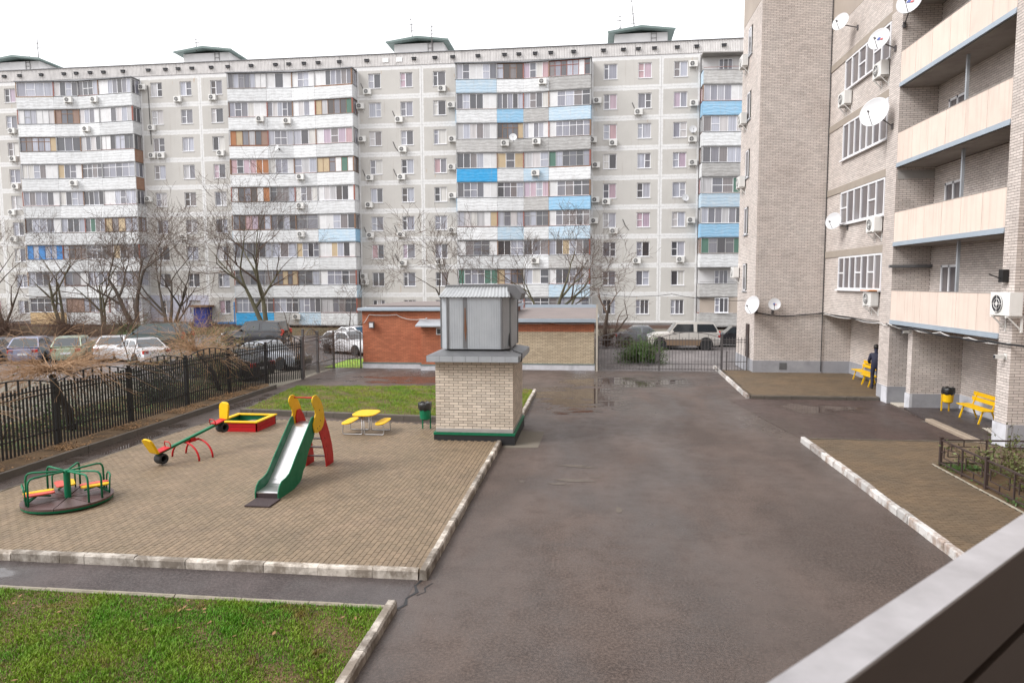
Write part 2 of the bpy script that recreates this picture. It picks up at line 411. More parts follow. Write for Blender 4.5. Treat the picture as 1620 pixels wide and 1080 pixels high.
pm('iron_grey', (.11, .10, .10), .5, (.08, .075, .075), 6, .5)
pm('cable', (.02, .02, .022), .6); pm('cable_white', (.62, .60, .58), .6)
pm('green_paint', (.004, .165, .075), .45, (.006, .13, .06), 6, .5, spec=.3)
pm('red_paint', (.50, .008, .012), .5, (.40, .01, .014), 6, .5, spec=.3)
pm('yellow_paint', (.78, .47, .004), .5, (.70, .41, .006), 6, .5, spec=.3)
pm('seat_red', (.66, .09, .06), .4, (.56, .08, .06), 6, .5)
def chip(name, under, amt=.62):
    t = M[name].node_tree; b = t.nodes['Principled BSDF']; src = b.inputs['Base Color'].links[0].from_socket
    f = ramp(t, noise(t, pos(t), 22, 5, .72), amt, amt+.03)
    t.links.new(mixc(t, mathn(t, 'MULTIPLY', f, .75), src, under), b.inputs['Base Color'])
    t.links.new(mathn(t, 'MULTIPLY_ADD', noise(t, pos(t), 6, 4, .6), .4, .28), b.inputs['Roughness'])
chip('green_paint', (.05, .05, .04)); chip('red_paint', (.16, .08, .06)); chip('yellow_paint', (.35, .25, .12), .64); chip('seat_red', (.25, .12, .08))
pm('rubber', (.03, .02, .022), .85, (.055, .035, .035), 14, .6, .4, 60)
pm('tyre', (.018, .018, .019), .75)
pm('deck', (.14, .085, .08), .32, (.10, .065, .065), 5, .7, .15, 90, metal=.2)
pm('steel', (.72, .70, .70), .28, (.64, .62, .62), 3, .6, metal=.85)
pm('steel_tube', (.55, .55, .56), .35, metal=.8)
pm('sand', (.36, .29, .2), .95, (.26, .2, .14), 5, .6, .5, 20)
pm('bag', (.012, .012, .013), .32, (.02, .02, .02), 9, .6, .8, 22)
pm('ac_white', (.74, .73, .71), .45, (.66, .65, .62), 2, .6, objr=.14, streak=.25)
pm('ac_dark', (.035, .035, .04), .6)
pm('dish', (.60, .60, .61), .4, (.54, .54, .55), 2, .6)
pm('dish_blue', (.03, .07, .33), .5); pm('dish_red', (.6, .04, .05), .5)
pm('bark', (.095, .075, .057), .9, (.05, .04, .032), 5, .7, .6, 30)
pm('bark_mossy', (.13, .125, .07), .9, (.075, .06, .042), 3, .7, .6, 30)
pm('twig', (.125, .083, .060), .9, (.08, .054, .041), 3, .7)
pm('twig_tan', (.40, .245, .135), .75, (.27, .16, .085), 3, .7)
pm('twig_brown', (.13, .075, .05), .9, (.09, .055, .04), 3, .7)
pm('twig_orange', (.27, .145, .065), .85, (.18, .10, .05), 3, .7)
pm('whitewash', (.55, .53, .48), .9, (.4, .38, .34), 3, .7)
pm('leaf_olive', (.13, .14, .035), .6, (.085, .11, .03), 2, .6, isl=.5)
pm('leaf_green', (.075, .15, .028), .6, (.05, .11, .02), 2, .6, isl=.5)
pm('leaf_dark', (.03, .055, .018), .6, (.02, .04, .014), 2, .6, isl=.5)
pm('leaf_dry', (.27, .15, .06), .8, (.17, .09, .04), 2, .6, isl=.5)
grassm('grass', [(.06, .20, .012), (.15, .35, .022), (.20, .31, .024)], .575, (.25, .16, .045))
grassm('grass_far', [(.10, .22, .014), (.19, .34, .024), (.25, .31, .03)], .60, (.19, .13, .05))
pm('jacket', (.012, .014, .035), .7, (.02, .02, .045), 12, .6); pm('skin', (.52, .30, .21), .55); pm('hair', (.02, .015, .012), .6); pm('shoe', (.012, .012, .012), .5)
pm('chrome', (.6, .6, .6), .2, metal=.9)
pm('car_glass', (.025, .03, .035), .08, coat=1.0)
pm('lamp_red', (.55, .01, .012), .2, coat=.8); pm('lamp_white', (.75, .76, .78), .15, coat=.8)
pm('black_trim', (.02, .02, .022), .5)
pm('rail_white', (.50, .49, .51), .35, (.27, .26, .27), 5, .5, grime=.45)
pm('rail_rust', (.34, .20, .12), .7, (.5, .4, .34), 14, .5)
pm('rail_brown_shaded', (.055, .038, .031), .6, (.075, .054, .045), 2, .6)  # brown paint, darkened to hold the shade inside the balcony
pm('orange', (.6, .2, .04), .7)

# ---------------------------------------------------------------- block helper: bricks and pavers
def blocks(items, name, mobj, mstuff, parent, nobj=300, stuff=None, drop='z'):
    """items: (cx,cy,cz,hx,hy,hz). The nearest nobj become single objects, the rest one mesh."""
    if not items: return
    A = np.array(items, float)
    d = np.linalg.norm(A[:, :3]-np.array([0, 0, 4.5]), axis=1)
    order = np.argsort(d); near = order[:nobj]; far = order[nobj:]
    cache = {}
    for i in near:
        c = A[i]; k = tuple(np.round(c[3:], 3))
        if k not in cache:
            b = MB(); e = min(.006, min(k)*.4)
            b.box(-k[0], k[0], -k[1], k[1], -k[2], k[2]); cache[k] = b.mesh(name, mobj)
        put(name, cache[k], parent, loc=tuple(c[:3]))
    if len(far):
        B = A[far]; sg = np.array([[x, y, z] for z in (-1, 1) for y in (-1, 1) for x in (-1, 1)], float)
        V = (B[:, None, :3]+B[:, None, 3:]*sg[None]).reshape(-1, 3)
        q = np.array([(0, 2, 3, 1), (4, 5, 7, 6), (0, 1, 5, 4), (1, 3, 7, 5), (3, 2, 6, 7), (2, 0, 4, 6)])
        if drop == 'z': q = q[1:]
        F = (np.arange(len(B))[:, None, None]*8+q[None]).reshape(-1, 4)
        o = raw(stuff or name+'_field', V, F, mstuff, parent); o['kind'] = 'stuff'
def inpoly(x, y, P):
    r = False; n = len(P); j = n-1
    for i in range(n):
        if (P[i][1] > y) != (P[j][1] > y) and x < (P[j][0]-P[i][0])*(y-P[i][1])/(P[j][1]-P[i][1])+P[i][0]: r = not r
        j = i
    return r
def pave(poly, z, along='Y', L=.188, Wd=.094, g=.0105, cuts=()):
    xs = [p[0] for p in poly]; ys = [p[1] for p in poly]; it = []
    lx, ly = (Wd, L) if along == 'Y' else (L, Wd)
    if along == 'Y':
        nx = int((max(xs)-min(xs))/Wd)+1; ny = int((max(ys)-min(ys))/L)+2
    else:
        nx = int((max(xs)-min(xs))/L)+2; ny = int((max(ys)-min(ys))/Wd)+1
    for i in range(nx):
        for j in range(ny):
            if along == 'Y': x = min(xs)+(i+.5)*lx; y = min(ys)+(j+(0 if i % 2 else .5))*ly
            else: x = min(xs)+(i+(0 if j % 2 else .5))*lx; y = min(ys)+(j+.5)*ly
            if not inpoly(x, y, poly): continue
            if any(a < x < b and c < y < d for a, b, c, d in cuts): continue
            w = .0012*math.sin(x*1.7+1)*math.sin(y*1.3)
            it.append((x, y, z-.02+w+rnd.uniform(-.0018, .0018), lx/2-g/2, ly/2-g/2, .02))
    return it
def sheet(name, poly, z, m, parent=None, kind='structure', thick=0):
    b = MB()
    if thick: b.prism(poly, lambda x, y: (x, y, z-thick), lambda x, y: (x, y, z))
    else: b.add([(x, y, z) for x, y in poly], [tuple(range(len(poly)))])
    o = b.build(name, M[m], parent)
    if not parent: o['kind'] = kind
    return o
def rect(x0, x1, y0, y1): return [(x0, y0), (x1, y0), (x1, y1), (x0, y1)]
def brickrects(u0, u1, z0, z1, holes=(), L=.26, Hh=.075):
    out = []; nz = int((z1-z0)/Hh+1e-6)
    for j in range(nz):
        za = z0+j*Hh; zb = za+Hh-.011; zc = (za+zb)/2
        spans = [(u0, u1)]
        for (a, b, c, d) in holes:
            if c < zc < d:
                ns = []
                for (p, q) in spans:
                    if b <= p or a >= q: ns.append((p, q)); continue
                    if a > p: ns.append((p, a))
                    if b < q: ns.append((b, q))
                spans = ns
        off = (j % 2)*L/2
        for (p, q) in spans:
            k = math.floor((p-u0-off)/L); u = u0+off+k*L
            while u < q-1e-6:
                a = max(u, p); b = min(u+L-.012, q)
                if b-a > .03: out.append((a, b, za, zb))
                u += L
    return out
def bricks(face, c, u0, u1, z0, z1, holes=(), dep=.005):
    """brick boxes on a wall: face S at y=c, W at x=c (faces -X), E at x=c (faces +X)"""
    it = []
    for a, b, za, zb in brickrects(u0, u1, z0, z1, holes):
        u, hu, z, hz = (a+b)/2, (b-a)/2, (za+zb)/2, (zb-za)/2
        p = rnd.uniform(-.0007, .0007)
        if face == 'S': it.append((u, c+dep/2+p, z, hu, dep/2, hz))
        elif face == 'W': it.append((c+dep/2+p, u, z, dep/2, hu, hz))
        else: it.append((c-dep/2+p, u, z, dep/2, hu, hz))
    return it
# ================================================================ SETTING
sheet('ground', rect(-700, 700, -300, 1200), -.06, 'dirt')
sheet('parking_lot', [(-75, 29.5), (-18.6, 29.5), (-18.6, 35.2), (-14.5, 36.5), (-14.5, 47.5), (-2, 47.5), (-2, 50), (.3, 50), (.3, 34.9), (7.6, 34.9), (12, 44), (30, 44), (30, 57), (-75, 57)], -.03, 'asphalt_far')
sheet('driveway', rect(-13.62, 12.8, 1.0, 34.95), 0, 'asphalt')
sheet('side_path', [(-16, 8.84), (-2.62, 8.84), (-2.62, 9.8), (-16, 9.8)], .004, 'asphalt_path')
def crack(pts, w, nm='crack'):
    b = MB(); n = len(pts)
    L = []; Rr = []
    for i, (x, y) in enumerate(pts):
        k = w*(.5+rnd.random())*.5
        L.append((x-k, y, .006)); Rr.append((x+k, y, .006))
    b.add(L+Rr, [(i, i+1, n+i+1, n+i) for i in range(n-1)])
    o = b.build(nm, M['cable'], None); o['kind'] = 'structure'; return o
drv = bpy.data.objects['driveway']
for pts, w in (([(-2.55, 9.8), (-2.6, 9.6), (-2.52, 9.4), (-2.62, 9.2), (-2.58, 9.0), (-2.68, 8.84)], .05),
               ([(-2.36, 9.72), (-2.44, 9.55), (-2.40, 9.42), (-2.5, 9.3)], .025)):
    crack(pts, w).parent = drv

sheet('planting_strip', rect(-75, 0, 57.2, 67.9), -.02, 'litter')
for pts, w in (([(-1.9, 13.2), (-1.2, 13.0), (-.6, 13.3), (.1, 13.1)], .012),):
    crack(pts, w).parent = drv
# playground
ZP = .12
pg = [(-12.55, 9.93), (-2.585, 9.93), (-2.585, 18.4), (-4.3, 18.4), (-4.3, 20.6), (-12.0, 20.9), (-12.3, 18)]
playground = sheet('playground', [(-12.6, 9.9), (-2.6, 9.9), (-2.6, 18.6), (-4.2, 18.6), (-4.2, 20.65), (-12.05, 20.95)], ZP-.0045, 'joint', thick=.14)
blocks(pave(pg, ZP, 'Y'), 'paver', M['paver'], M['paver_s'], playground, 300, 'paver_field')
def kerb(name, a, b, w, z0, z1, mt, L=.87, irr=.012, bev=.012):
    root = bpy.data.objects.new(name, None); COL.objects.link(root); root['kind'] = 'structure'
    a = Vector(a+(0,)); b = Vector(b+(0,)); d = (b-a); n = d.length; d.normalize(); s = 0
    ang = math.atan2(d.y, d.x); root.location = (a.x, a.y, 0); root.rotation_euler.z = ang
    while s < n-.05:
        l = min(L*rnd.choice((1, 1, 1, .5, 1.02)), n-s)
        q = MB(); h = z1+rnd.uniform(-irr, irr*.6)
        k = 6; vs = []
        for i in range(k+1):
            u = .005+(l-.01)*i/k; e = rnd.uniform(0, .010); e2 = rnd.uniform(0, .012)
            vs += [(u, -w/2+e*.6, z0), (u, -w/2+e, h-.03), (u, -w/2+.022+e2, h-e2*.6), (u, w/2-.015, h-e*.5), (u, w/2, z0)]
        fs = []
        for i in range(k):
            for j in range(4): fs.append((i*5+j, i*5+j+1, (i+1)*5+j+1, (i+1)*5+j))
        fs += [(4, 3, 2, 1, 0), tuple(k*5+j for j in range(5))]
        q.add(vs, fs)
        o = q.build('kerb_stone', M[mt], root); o.location = (s, rnd.uniform(-.006, .006), 0); o.rotation_euler.z = rnd.uniform(-.006, .006)
        s += l
    return root
kerb('playground_kerb', (-13.4, 9.86), (-2.605, 9.86), .13, -.05, .155, 'kerb')
kerb('playground_side_kerb', (-2.53, 9.80), (-2.53, 18.45), .13, -.05, .16, 'kerb')
kerb('playground_edge', (-12.12, 20.9), (-12.68, 9.9), .06, -.05, .128, 'kerb_thin', 1.0, .004)
kerb('lawn_kerb', (-2.72, 4.5), (-2.72, 8.86), .14, -.05, .15, 'kerb')
kerb('lawn_edge', (-16, 8.79), (-2.80, 8.79), .07, -.05, .085, 'kerb_thin', 1.0, .006)
kerb('far_lawn_kerb', (-12.1, 22.15), (-4.45, 21.42), .12, -.05, .20, 'kerb_dark', 1.0, .004)
kerb('far_lawn_side_kerb', (-2.32, 21.5), (-2.32, 27.75), .14, -.05, .15, 'kerb')
kerb('far_lawn_edge', (-12.75, 27.9), (-12.15, 22.2), .05, -.05, .05, 'kerb_thin', 1.0, .004)
# lawns
def lawn(name, poly, z, nb, hmin, hmax, m, label):
    o = sheet(name, poly, z, 'soil')
    xs = [p[0] for p in poly]; ys = [p[1] for p in poly]
    rs = np.random.RandomState(3); pts = []
    while len(pts) < nb:
        x = rs.uniform(min(xs), max(xs)); y = rs.uniform(min(ys), max(ys))
        v = math.sin(x*2.1+math.sin(y*1.7)*2)*math.sin(y*2.6+x)+.4*math.sin(x*7+y*5)
        if rs.rand() < .88+.2*v and inpoly(x, y, poly): pts.append((x, y, max(.35, .74+.34*v)))
    P = np.array(pts); n = len(P)
    h = rs.uniform(hmin, hmax, n)*P[:, 2]; a = rs.uniform(0, 2*np.pi, n); w = rs.uniform(.003, .0065, n)*(hmax/.08)**.5
    lean = rs.uniform(.2, .95, n)*h; la = rs.uniform(0, 2*np.pi, n)
    V = np.zeros((n, 5, 3)); bx, by = np.cos(a)*w, np.sin(a)*w; lx, ly = np.cos(la)*lean, np.sin(la)*lean
    V[:, 0] = np.stack([P[:, 0]-bx, P[:, 1]-by, np.full(n, z-.005)], 1); V[:, 1] = np.stack([P[:, 0]+bx, P[:, 1]+by, np.full(n, z-.005)], 1)
    V[:, 2] = np.stack([P[:, 0]+bx*.8+lx*.35, P[:, 1]+by*.8+ly*.35, z+h*.6], 1); V[:, 3] = np.stack([P[:, 0]-bx*.8+lx*.35, P[:, 1]-by*.8+ly*.35, z+h*.6], 1)
    V[:, 4] = np.stack([P[:, 0]+lx, P[:, 1]+ly, z+h*.95], 1)
    F = (np.arange(n)[:, None, None]*5+np.array([[0, 1, 2], [0, 2, 3], [3, 2, 4]])[None]).reshape(-1, 3)
    g = raw(name+'_grass', V.reshape(-1, 3), F, M[m]); tag(g, label, 'grass', kind='stuff')
lawn('lawn', [(-14, 5.2), (-2.80, 5.2), (-2.80, 8.75), (-14, 8.75)], .05, 160000, .025, .075, 'grass', 'tufted green grass with brown bare patches in the nearest lawn')
lawn('far_lawn', [(-12.1, 22.25), (-4.4, 21.5), (-2.40, 21.5), (-2.40, 27.7), (-6.7, 28.5), (-12.65, 27.9)], .10, 65000, .035, .085, 'grass_far', 'short worn grass behind the sandbox and the yellow table')

# strip along the fence and the verge behind it
sheet('verge', [(-14.95, 6), (-13.6, 6), (-13.7, 27.6), (-14.3, 28.6), (-14.95, 28.6)], .11, 'soil', thick=.14)
sheet('verge_behind_fence', [(-18.6, 6), (-14.95, 6), (-14.95, 28.6), (-18.6, 30.5)], .08, 'litter', thick=.1)
sheet('grass_patch', [(-14.4, 35.2), (-12.2, 35.2), (-12.2, 41), (-14.4, 39)], -.02, 'grass_far')
kerb('fence_kerb', (-13.55, 27.8), (-13.55, 6.5), .14, -.05, .17, 'kerb_dark', 2.0, .004)

# right side: entrance pad, apron, footway, flower bed, porch
pad = [(6.12, 27.1), (10.8, 27.1), (12.15, 27.4), (12.15, 33.95), (7.8, 33.95), (7.7, 34.6), (6.45, 34.6)]
entrance = sheet('entrance_paving', [(6.05, 27.03), (10.85, 27.03), (12.18, 27.4), (12.18, 33.98), (7.78, 33.98), (7.7, 34.8), (6.4, 34.8)], .1255, 'joint_b', thick=.15)
blocks(pave(pad, .13, 'X'), 'paver', M['paver_b'], M['paver_bs'], entrance, 60, 'paver_field')
kerb('entrance_kerb', (6.0, 27.0), (6.38, 36.5), .13, -.05, .155, 'kerb_white')
kerb('entrance_front_kerb', (6.1, 26.98), (10.8, 26.98), .09, -.05, .142, 'kerb_dark', 1.0, .003)
fw = [(5.99, 6.0), (8.08, 6.0), (8.08, 17.12), (11.3, 17.12), (11.0, 19.05), (10.3, 19.58), (5.99, 19.58)]
foot = sheet('footway', [(5.93, 6), (8.12, 6), (8.12, 17.1), (11.4, 17.1), (11.4, 19.05), (10.4, 19.64), (5.93, 19.64)], .1255, 'joint_b', thick=.15)
blocks(pave(fw, .13, 'X'), 'paver', M['paver_b'], M['paver_bs'], foot, 300, 'paver_field')
kerb('footway_kerb', (5.90, 19.7), (5.90, 6), .13, -.05, .165, 'kerb_white')
kerb('footway_far_edge', (10.35, 19.66), (5.98, 19.66), .05, -.05, .138, 'kerb_thin', 1.2, .003)
kerb('bed_edge', (8.11, 17.1), (8.11, 6), .06, .0, .15, 'kerb_thin', 1.0, .004)
sheet('flower_bed', [(8.14, 6), (11.4, 6), (11.4, 17.08), (8.14, 17.08)], .135, 'soil', thick=.15)
sheet('porch', [(11.05, 19.7), (12.78, 19.7), (12.78, 25.25), (10.95, 25.25), (10.75, 22.9)], .06, 'asphalt_path', thick=.1)
kerb('porch_step', (10.74, 23.0), (10.62, 19.75), .22, -.05, .11, 'step', 1.6, .004)
sheet('porch_slab', [(11.3, 19.75), (12.75, 19.75), (12.75, 21.9), (11.75, 21.9)], .064, 'concrete_light', thick=.02)
sheet('entry_slab', [(10.95, 25.6), (12.2, 25.6), (12.2, 26.35), (10.95, 26.35)], .05, 'concrete_light', thick=.1)
sheet('apron', [(6.0, 19.72), (10.6, 19.72), (10.85, 26.9), (6.05, 26.9), (5.2, 26.5), (5.95, 20.2)], .004, 'asphalt_apron')
# patches on the drive
def blob(cx, cy, rx, ry, z, m, nm, par=drv, n=18):
    b = MB(); P = []
    for i in range(n):
        t = 2*math.pi*i/n; k = .62+.38*rnd.random(); P.append((cx+math.cos(t)*rx*k, cy+math.sin(t)*ry*k, z))
    b.add(P, [tuple(range(n))]); o = b.build(nm, M[m], par); return o
for a in ((-.45, 16.55, .5, .10), (-.35, 15.3, .55, .16), (-.1, 16.45, .3, .08), (-.75, 15.0, .25, .09), (.55, 13.35, .08, .22), (2.75, 12.3, .16, .04), (-1.55, 15.1, .10, .07), (.1, 15.6, .2, .06)):
    blob(*a, .005, 'scar', 'asphalt_scar')
sheet('patch', [(-2.42, 18.2), (-1.45, 18.3), (-1.4, 20.3), (-2.15, 20.4), (-2.15, 18.6), (-2.42, 18.5)], .005, 'dirt', drv)
blob(6.35, 27.6, .34, .35, .01, 'zinc_dark', 'ramp_plate')
blob(11.0, 22.9, .55, .35, .012, 'scar', 'asphalt_scar')
# ================================================================ LONG PANEL APARTMENT BUILDING (Y = 68)
YW, ST, PER = 68.0, 2.812, 23.33
ZF = lambda k: 23.0-(9-k)*ST
apt = thing('apartment_building', 'long nine-storey grey panel apartment block with stacks of glazed balconies', 'building', (0, 0, 0))
XL, XR = -83.5, 33.5
b = MB(); b.box(XL, XR, YW+.22, 80, -.1, 26.6); b.build('core_wall', M['white_wall'], apt)
b = MB(); b.box(XL, XR, YW-.06, YW+.21, -.1, .30); b.build('plinth', M['brown_plinth'], apt)
MATS['facade_panel_b'] = panelm('facade_panel_b', (.55, .53, .50), 6.58, 2.8)
MATS['facade_panel_a'] = panelm('facade_panel_a', (.54, .52, .49), 3.58, 2.8)
def panel_mesh(w, wins, name, mt):
    b = MB(); h = 2.80; z0, z1 = .86, 2.28; y0, y1 = 0, .24
    b.box(0, w, y0, y1, 0, z0); b.box(0, w, y0, y1, z1, h)
    u = 0
    for c in wins:
        b.box(u, c-.635, y0, y1, z0, z1); u = c+.635
    b.box(u, w, y0, y1, z0, z1)
    return b.mesh(name, M[mt])
PM1 = panel_mesh(6.58, (1.80, 5.05), 'wall_panel', 'facade_panel_b')
PM2 = panel_mesh(3.58, (1.80,), 'wall_panel', 'facade_panel_a')
PM1l = panel_mesh(6.58, (1.80, 5.05), 'wall_panel', 'lilac_wall')
PCACHE = {}
def pane_mesh(w, h, m):
    k = (round(w, 3), round(h, 3), m)
    if k not in PCACHE: b = MB(); b.box(-w/2, w/2, -.006, .006, -h/2, h/2); PCACHE[k] = b.mesh('pane', M[m])
    return PCACHE[k]
def win_frame(kind, w=1.27, h=1.42, f=.065):
    b = MB(); d0, d1 = 0, .07
    b.box(0, w, d0, d1, 0, f); b.box(0, w, d0, d1, h-f, h); b.box(0, f, d0, d1, f, h-f); b.box(w-f, w, d0, d1, f, h-f)
    s = {'l': .44, 'r': .56, 'm': .5, 'n': .36, '3': .34}[kind[0]]*w
    b.box(s-f/2-.01, s+f/2+.01, d0-.01, d1, f, h-f); sp = [(f, s-f/2), (s+f/2, w-f)]
    if kind[0] == '3':
        b.box(.67*w-f/2, .67*w+f/2, d0-.01, d1, f, h-f); sp = [(f, s-f/2), (s+f/2, .67*w-f/2), (.67*w+f/2, w-f)]
    if 't' in kind:
        q = sp[0] if kind[0] in 'ln3' else sp[1]
        zz = h*.5 if kind[-1] != 'v' else h*.7
        b.box(q[0], q[1], d0, d1, zz-.03, zz+.03)
    b.box(-.05, w+.05, -.14, d0, -.05, 0)            # sill
    return b.mesh('window', M['white_pvc']), sp
WF = {k: win_frame(k) for k in ('lt', 'rt', 'm', 'ntv', 'mt', '3t')}
NTH = ['', 'first', 'second', 'third', 'fourth', 'fifth', 'sixth', 'seventh', 'eighth', 'ninth', 'tenth']
def add_window(x, z, kind, gl=None):
    me, sp = WF[kind]
    o = put('window', me, apt, loc=(x-.635, YW+.09, z))
    for a, c in sp:
        m = gl or rnd.choice(['glass']*5+['glass_c']*2+['glass_r', 'glass_k'])
        p = put('window_pane', pane_mesh(c-a, 1.29, m), o, loc=((a+c)/2, .045, .71)); p.rotation_euler.z = rnd.uniform(-.012, .012)
        p.rotation_euler.x = rnd.uniform(-.01, .01)
SEC = [-3, -2, -1, 0, 1]       # C section is index 0 -> start x = -23.5
for s in SEC:
    for k in range(1, 10):
        x0 = -23.5+s*PER; z = ZF(k)
        for (pmesh, px, wins) in ((PM1l if (s == -1 and k == 1) else PM1, x0, (1.80, 5.05)), (PM2, x0+6.6, (1.80,))):
            if s == -3: continue
            o = put('wall_panel', pmesh, apt, loc=(px, YW, z+.006))
            for c in wins:
                if s == -1 and k == 1 and c == 5.05: continue
                kd = '3t' if k == 1 and s >= 0 else rnd.choice(['lt', 'lt', 'rt', 'm', 'mt', 'lt', 'ntv'])
                add_window(px+c, z+.86, kd)
# service band between the storeys is paint on the panels; the attic is corrugated cladding with little vents
b = MB(); b.box(XL, XR, YW+.02, YW+.2, ZF(9)+2.806, 27.05); b.build('attic_wall', M['white_wall'], apt)
seg = 5.83
xx = XL
while xx < XR-.1:
    b = MB(); n = 76; V = []
    for i in range(n+1):
        u = .02+(seg-.04)*i/n; y = YW-.05+(.045 if i % 2 else 0)
        V += [(xx+u, y, 25.98), (xx+u, y, 27.1)]
    b.add(V, [(2*i, 2*i+2, 2*i+3, 2*i+1) for i in range(n)]); b.build('attic_cladding', M['corrugated'], apt); xx += seg
b = MB(); b.box(XL, XR, YW-.12, YW+.5, 27.1, 27.16); b.build('roof_edge', M['zinc_dark'], apt)
vm = MB(); vm.box(-.2, .2, -.16, 0, 0, .2); vm.box(-.24, .24, -.2, 0, .2, .235); vmesh = vm.mesh('attic_vent', M['ac_dark'])
vb = MB(); vb.box(-.3, .3, -.04, 0, -.12, .3); vbm = vb.mesh('vent_cover', M['white_board'])
for s in (-2, -1, 0, 1):
    for u in (1.1, 3.0, 4.4, 5.9, 8.0, 9.8, 12.3, 14.9, 16.3, 17.9, 19.4, 21.6):
        cov = s == 0 and u in (3.0, 4.4)
        put('vent_cover' if cov else 'attic_vent', vbm if cov else vmesh, apt, loc=(-23.5+s*PER+u, YW-.045, 26.42))
# roof houses
for i, s in enumerate((-2, -1, 0, 1)):
    cx = -17.95+s*PER-(0.7 if s == 1 else 0)
    if s == -2: cx = -63.5
    q = thing('lift_house', 'white roof house with green overhanging roof, %s from the left on the panel block' % NTH[i+1], 'roof house', (cx, 73.5, 27.0), group='roof houses on the panel block')
    b = MB(); b.box(-2.6, 2.6, -2.2, 2.2, 0, 2.14); b.build('wall', M['white_wall'], q)
    b = MB(); prof = [(-3.25, 2.2), (0, 2.62), (3.25, 2.22), (3.25, 2.10), (0, 2.48), (-3.25, 2.08)]
    b.prism(prof, lambda x, z: (x, -2.9, z), lambda x, z: (x, 2.9, z)); b.build('roof', M['roof_green'], q)
    b = MB()
    b.prism([(-3.3, 2.04), (0, 2.44), (3.3, 2.06), (3.3, 2.24), (0, 2.66), (-3.3, 2.22)], lambda x, z: (x, -2.96, z), lambda x, z: (x, -2.91, z)); b.build('fascia', M['roof_green'], q)
    b = MB()
    for zz in (.4, .8, 1.2, 1.6, 2.0): b.bar((1.0, -2.26, zz), (1.5, -2.26, zz), .03)
    b.bar((1.0, -2.26, 0), (1.0, -2.26, 2.7), .04); b.bar((1.5, -2.26, 0), (1.5, -2.26, 2.7), .04); b.build('ladder', M['iron_grey'], q)
def antenna(x, y, z0, h, tilt, cross, label):
    q = thing('antenna', label, 'antenna', (x, y, z0), group='aerials on the panel block roof')
    b = MB(); b.tube([(0, 0, 0), (tilt*.5, 0, h*.5), (tilt, 0, h)], [.06, .05, .03], 6); b.build('mast', M['iron_grey'], q)
    b = MB()
    for f, l in cross: b.bar((tilt*f-l, 0, h*f), (tilt*f+l, .1, h*f+.08), .05)
    b.build('crossbar', M['iron_grey'], q)
antenna(-62.0, 72.5, 29.5, 2.6, 0, [(.55, .35), (.75, .2)], 'thin roof aerial above the leftmost roof house')
antenna(-42.2, 71.0, 29.3, 1.5, 0, [(.55, .3), (.8, .2)], 'short aerial on the second roof house from the left')
antenna(-19.0, 73.0, 29.5, 3.0, -.2, [(.25, .25), (.5, .22), (.72, .25), (.9, .15)], 'jagged tall aerial left on the roof house above the middle')
antenna(-16.3, 70.2, 27.0, 3.6, 0, [(.72, .12), (.82, .14), (.92, .12)], 'straight thin mast right of the middle roof house')
antenna(2.7, 73.0, 29.4, 2.2, -.05, [(.4, .15), (.75, .4), (.92, .12)], 'stubby aerial left on the rightmost roof house')
antenna(4.2, 73.2, 29.6, 4.2, -.45, [(.28, .35), (.5, .15), (.8, .1)], 'tall leaning lattice aerial on the rightmost roof house')

# ---- balconies
SPL = [0, 3.94, 6.5, 8.97, 12.97]
def front(u): return YW-1.25+.6*(u/6.5 if u <= 6.5 else (12.97-u)/6.47)
FR = dict(w='white_pvc', n='old_wood', r='old_red', s='old_grey', b='old_blue')
PAN = dict(g='glass', t='glass', T='glass', c='glass_c', k='glass_k', R='glass_r')
BRD = dict(P='board_P', B='board_B', O='board_O', Y='board_Y', U='board_U', N='board_Nn')
FMC = {}
def frame_mesh(w, h, code):
    key = (round(w, 2), code)
    if key in FMC: return FMC[key]
    fc, segs = code.split(':'); b = MB(); f = .055; n = len(segs); sw = (w-f)/n
    b.box(0, w, 0, .06, 0, f); b.box(0, w, 0, .06, h-f, h)
    for i in range(n+1): b.box(i*sw, i*sw+f, -.004, .064, f, h-f)
    for i, c in enumerate(segs):
        x0, x1 = i*sw+f, (i+1)*sw
        if c == 't': b.box(x0, x1, 0, .06, h*.5-.028, h*.5+.028)
        if c == 'T': b.box(x0, x1, 0, .06, h*.7-.028, h*.7+.028)
    FMC[key] = (b.mesh('glazing_frame', M[FR[fc]]), sw, f); return FMC[key]
PARC = {}
def par_mesh(w, m):
    k = (round(w, 3), m)
    if k not in PARC:
        b = MB(); prof = [(0, -.28), (-.035, -.24), (-.05, -.18), (-.05, .93), (-.035, 1.0), (0, 1.03), (.09, 1.03), (.09, -.28)]
        b.prism(prof, lambda y, z: (.008, y, z), lambda y, z: (w-.008, y, z)); PARC[k] = b.mesh('balcony', M['par_'+m])
    return PARC[k]
npane = [0]; MERGE = {}
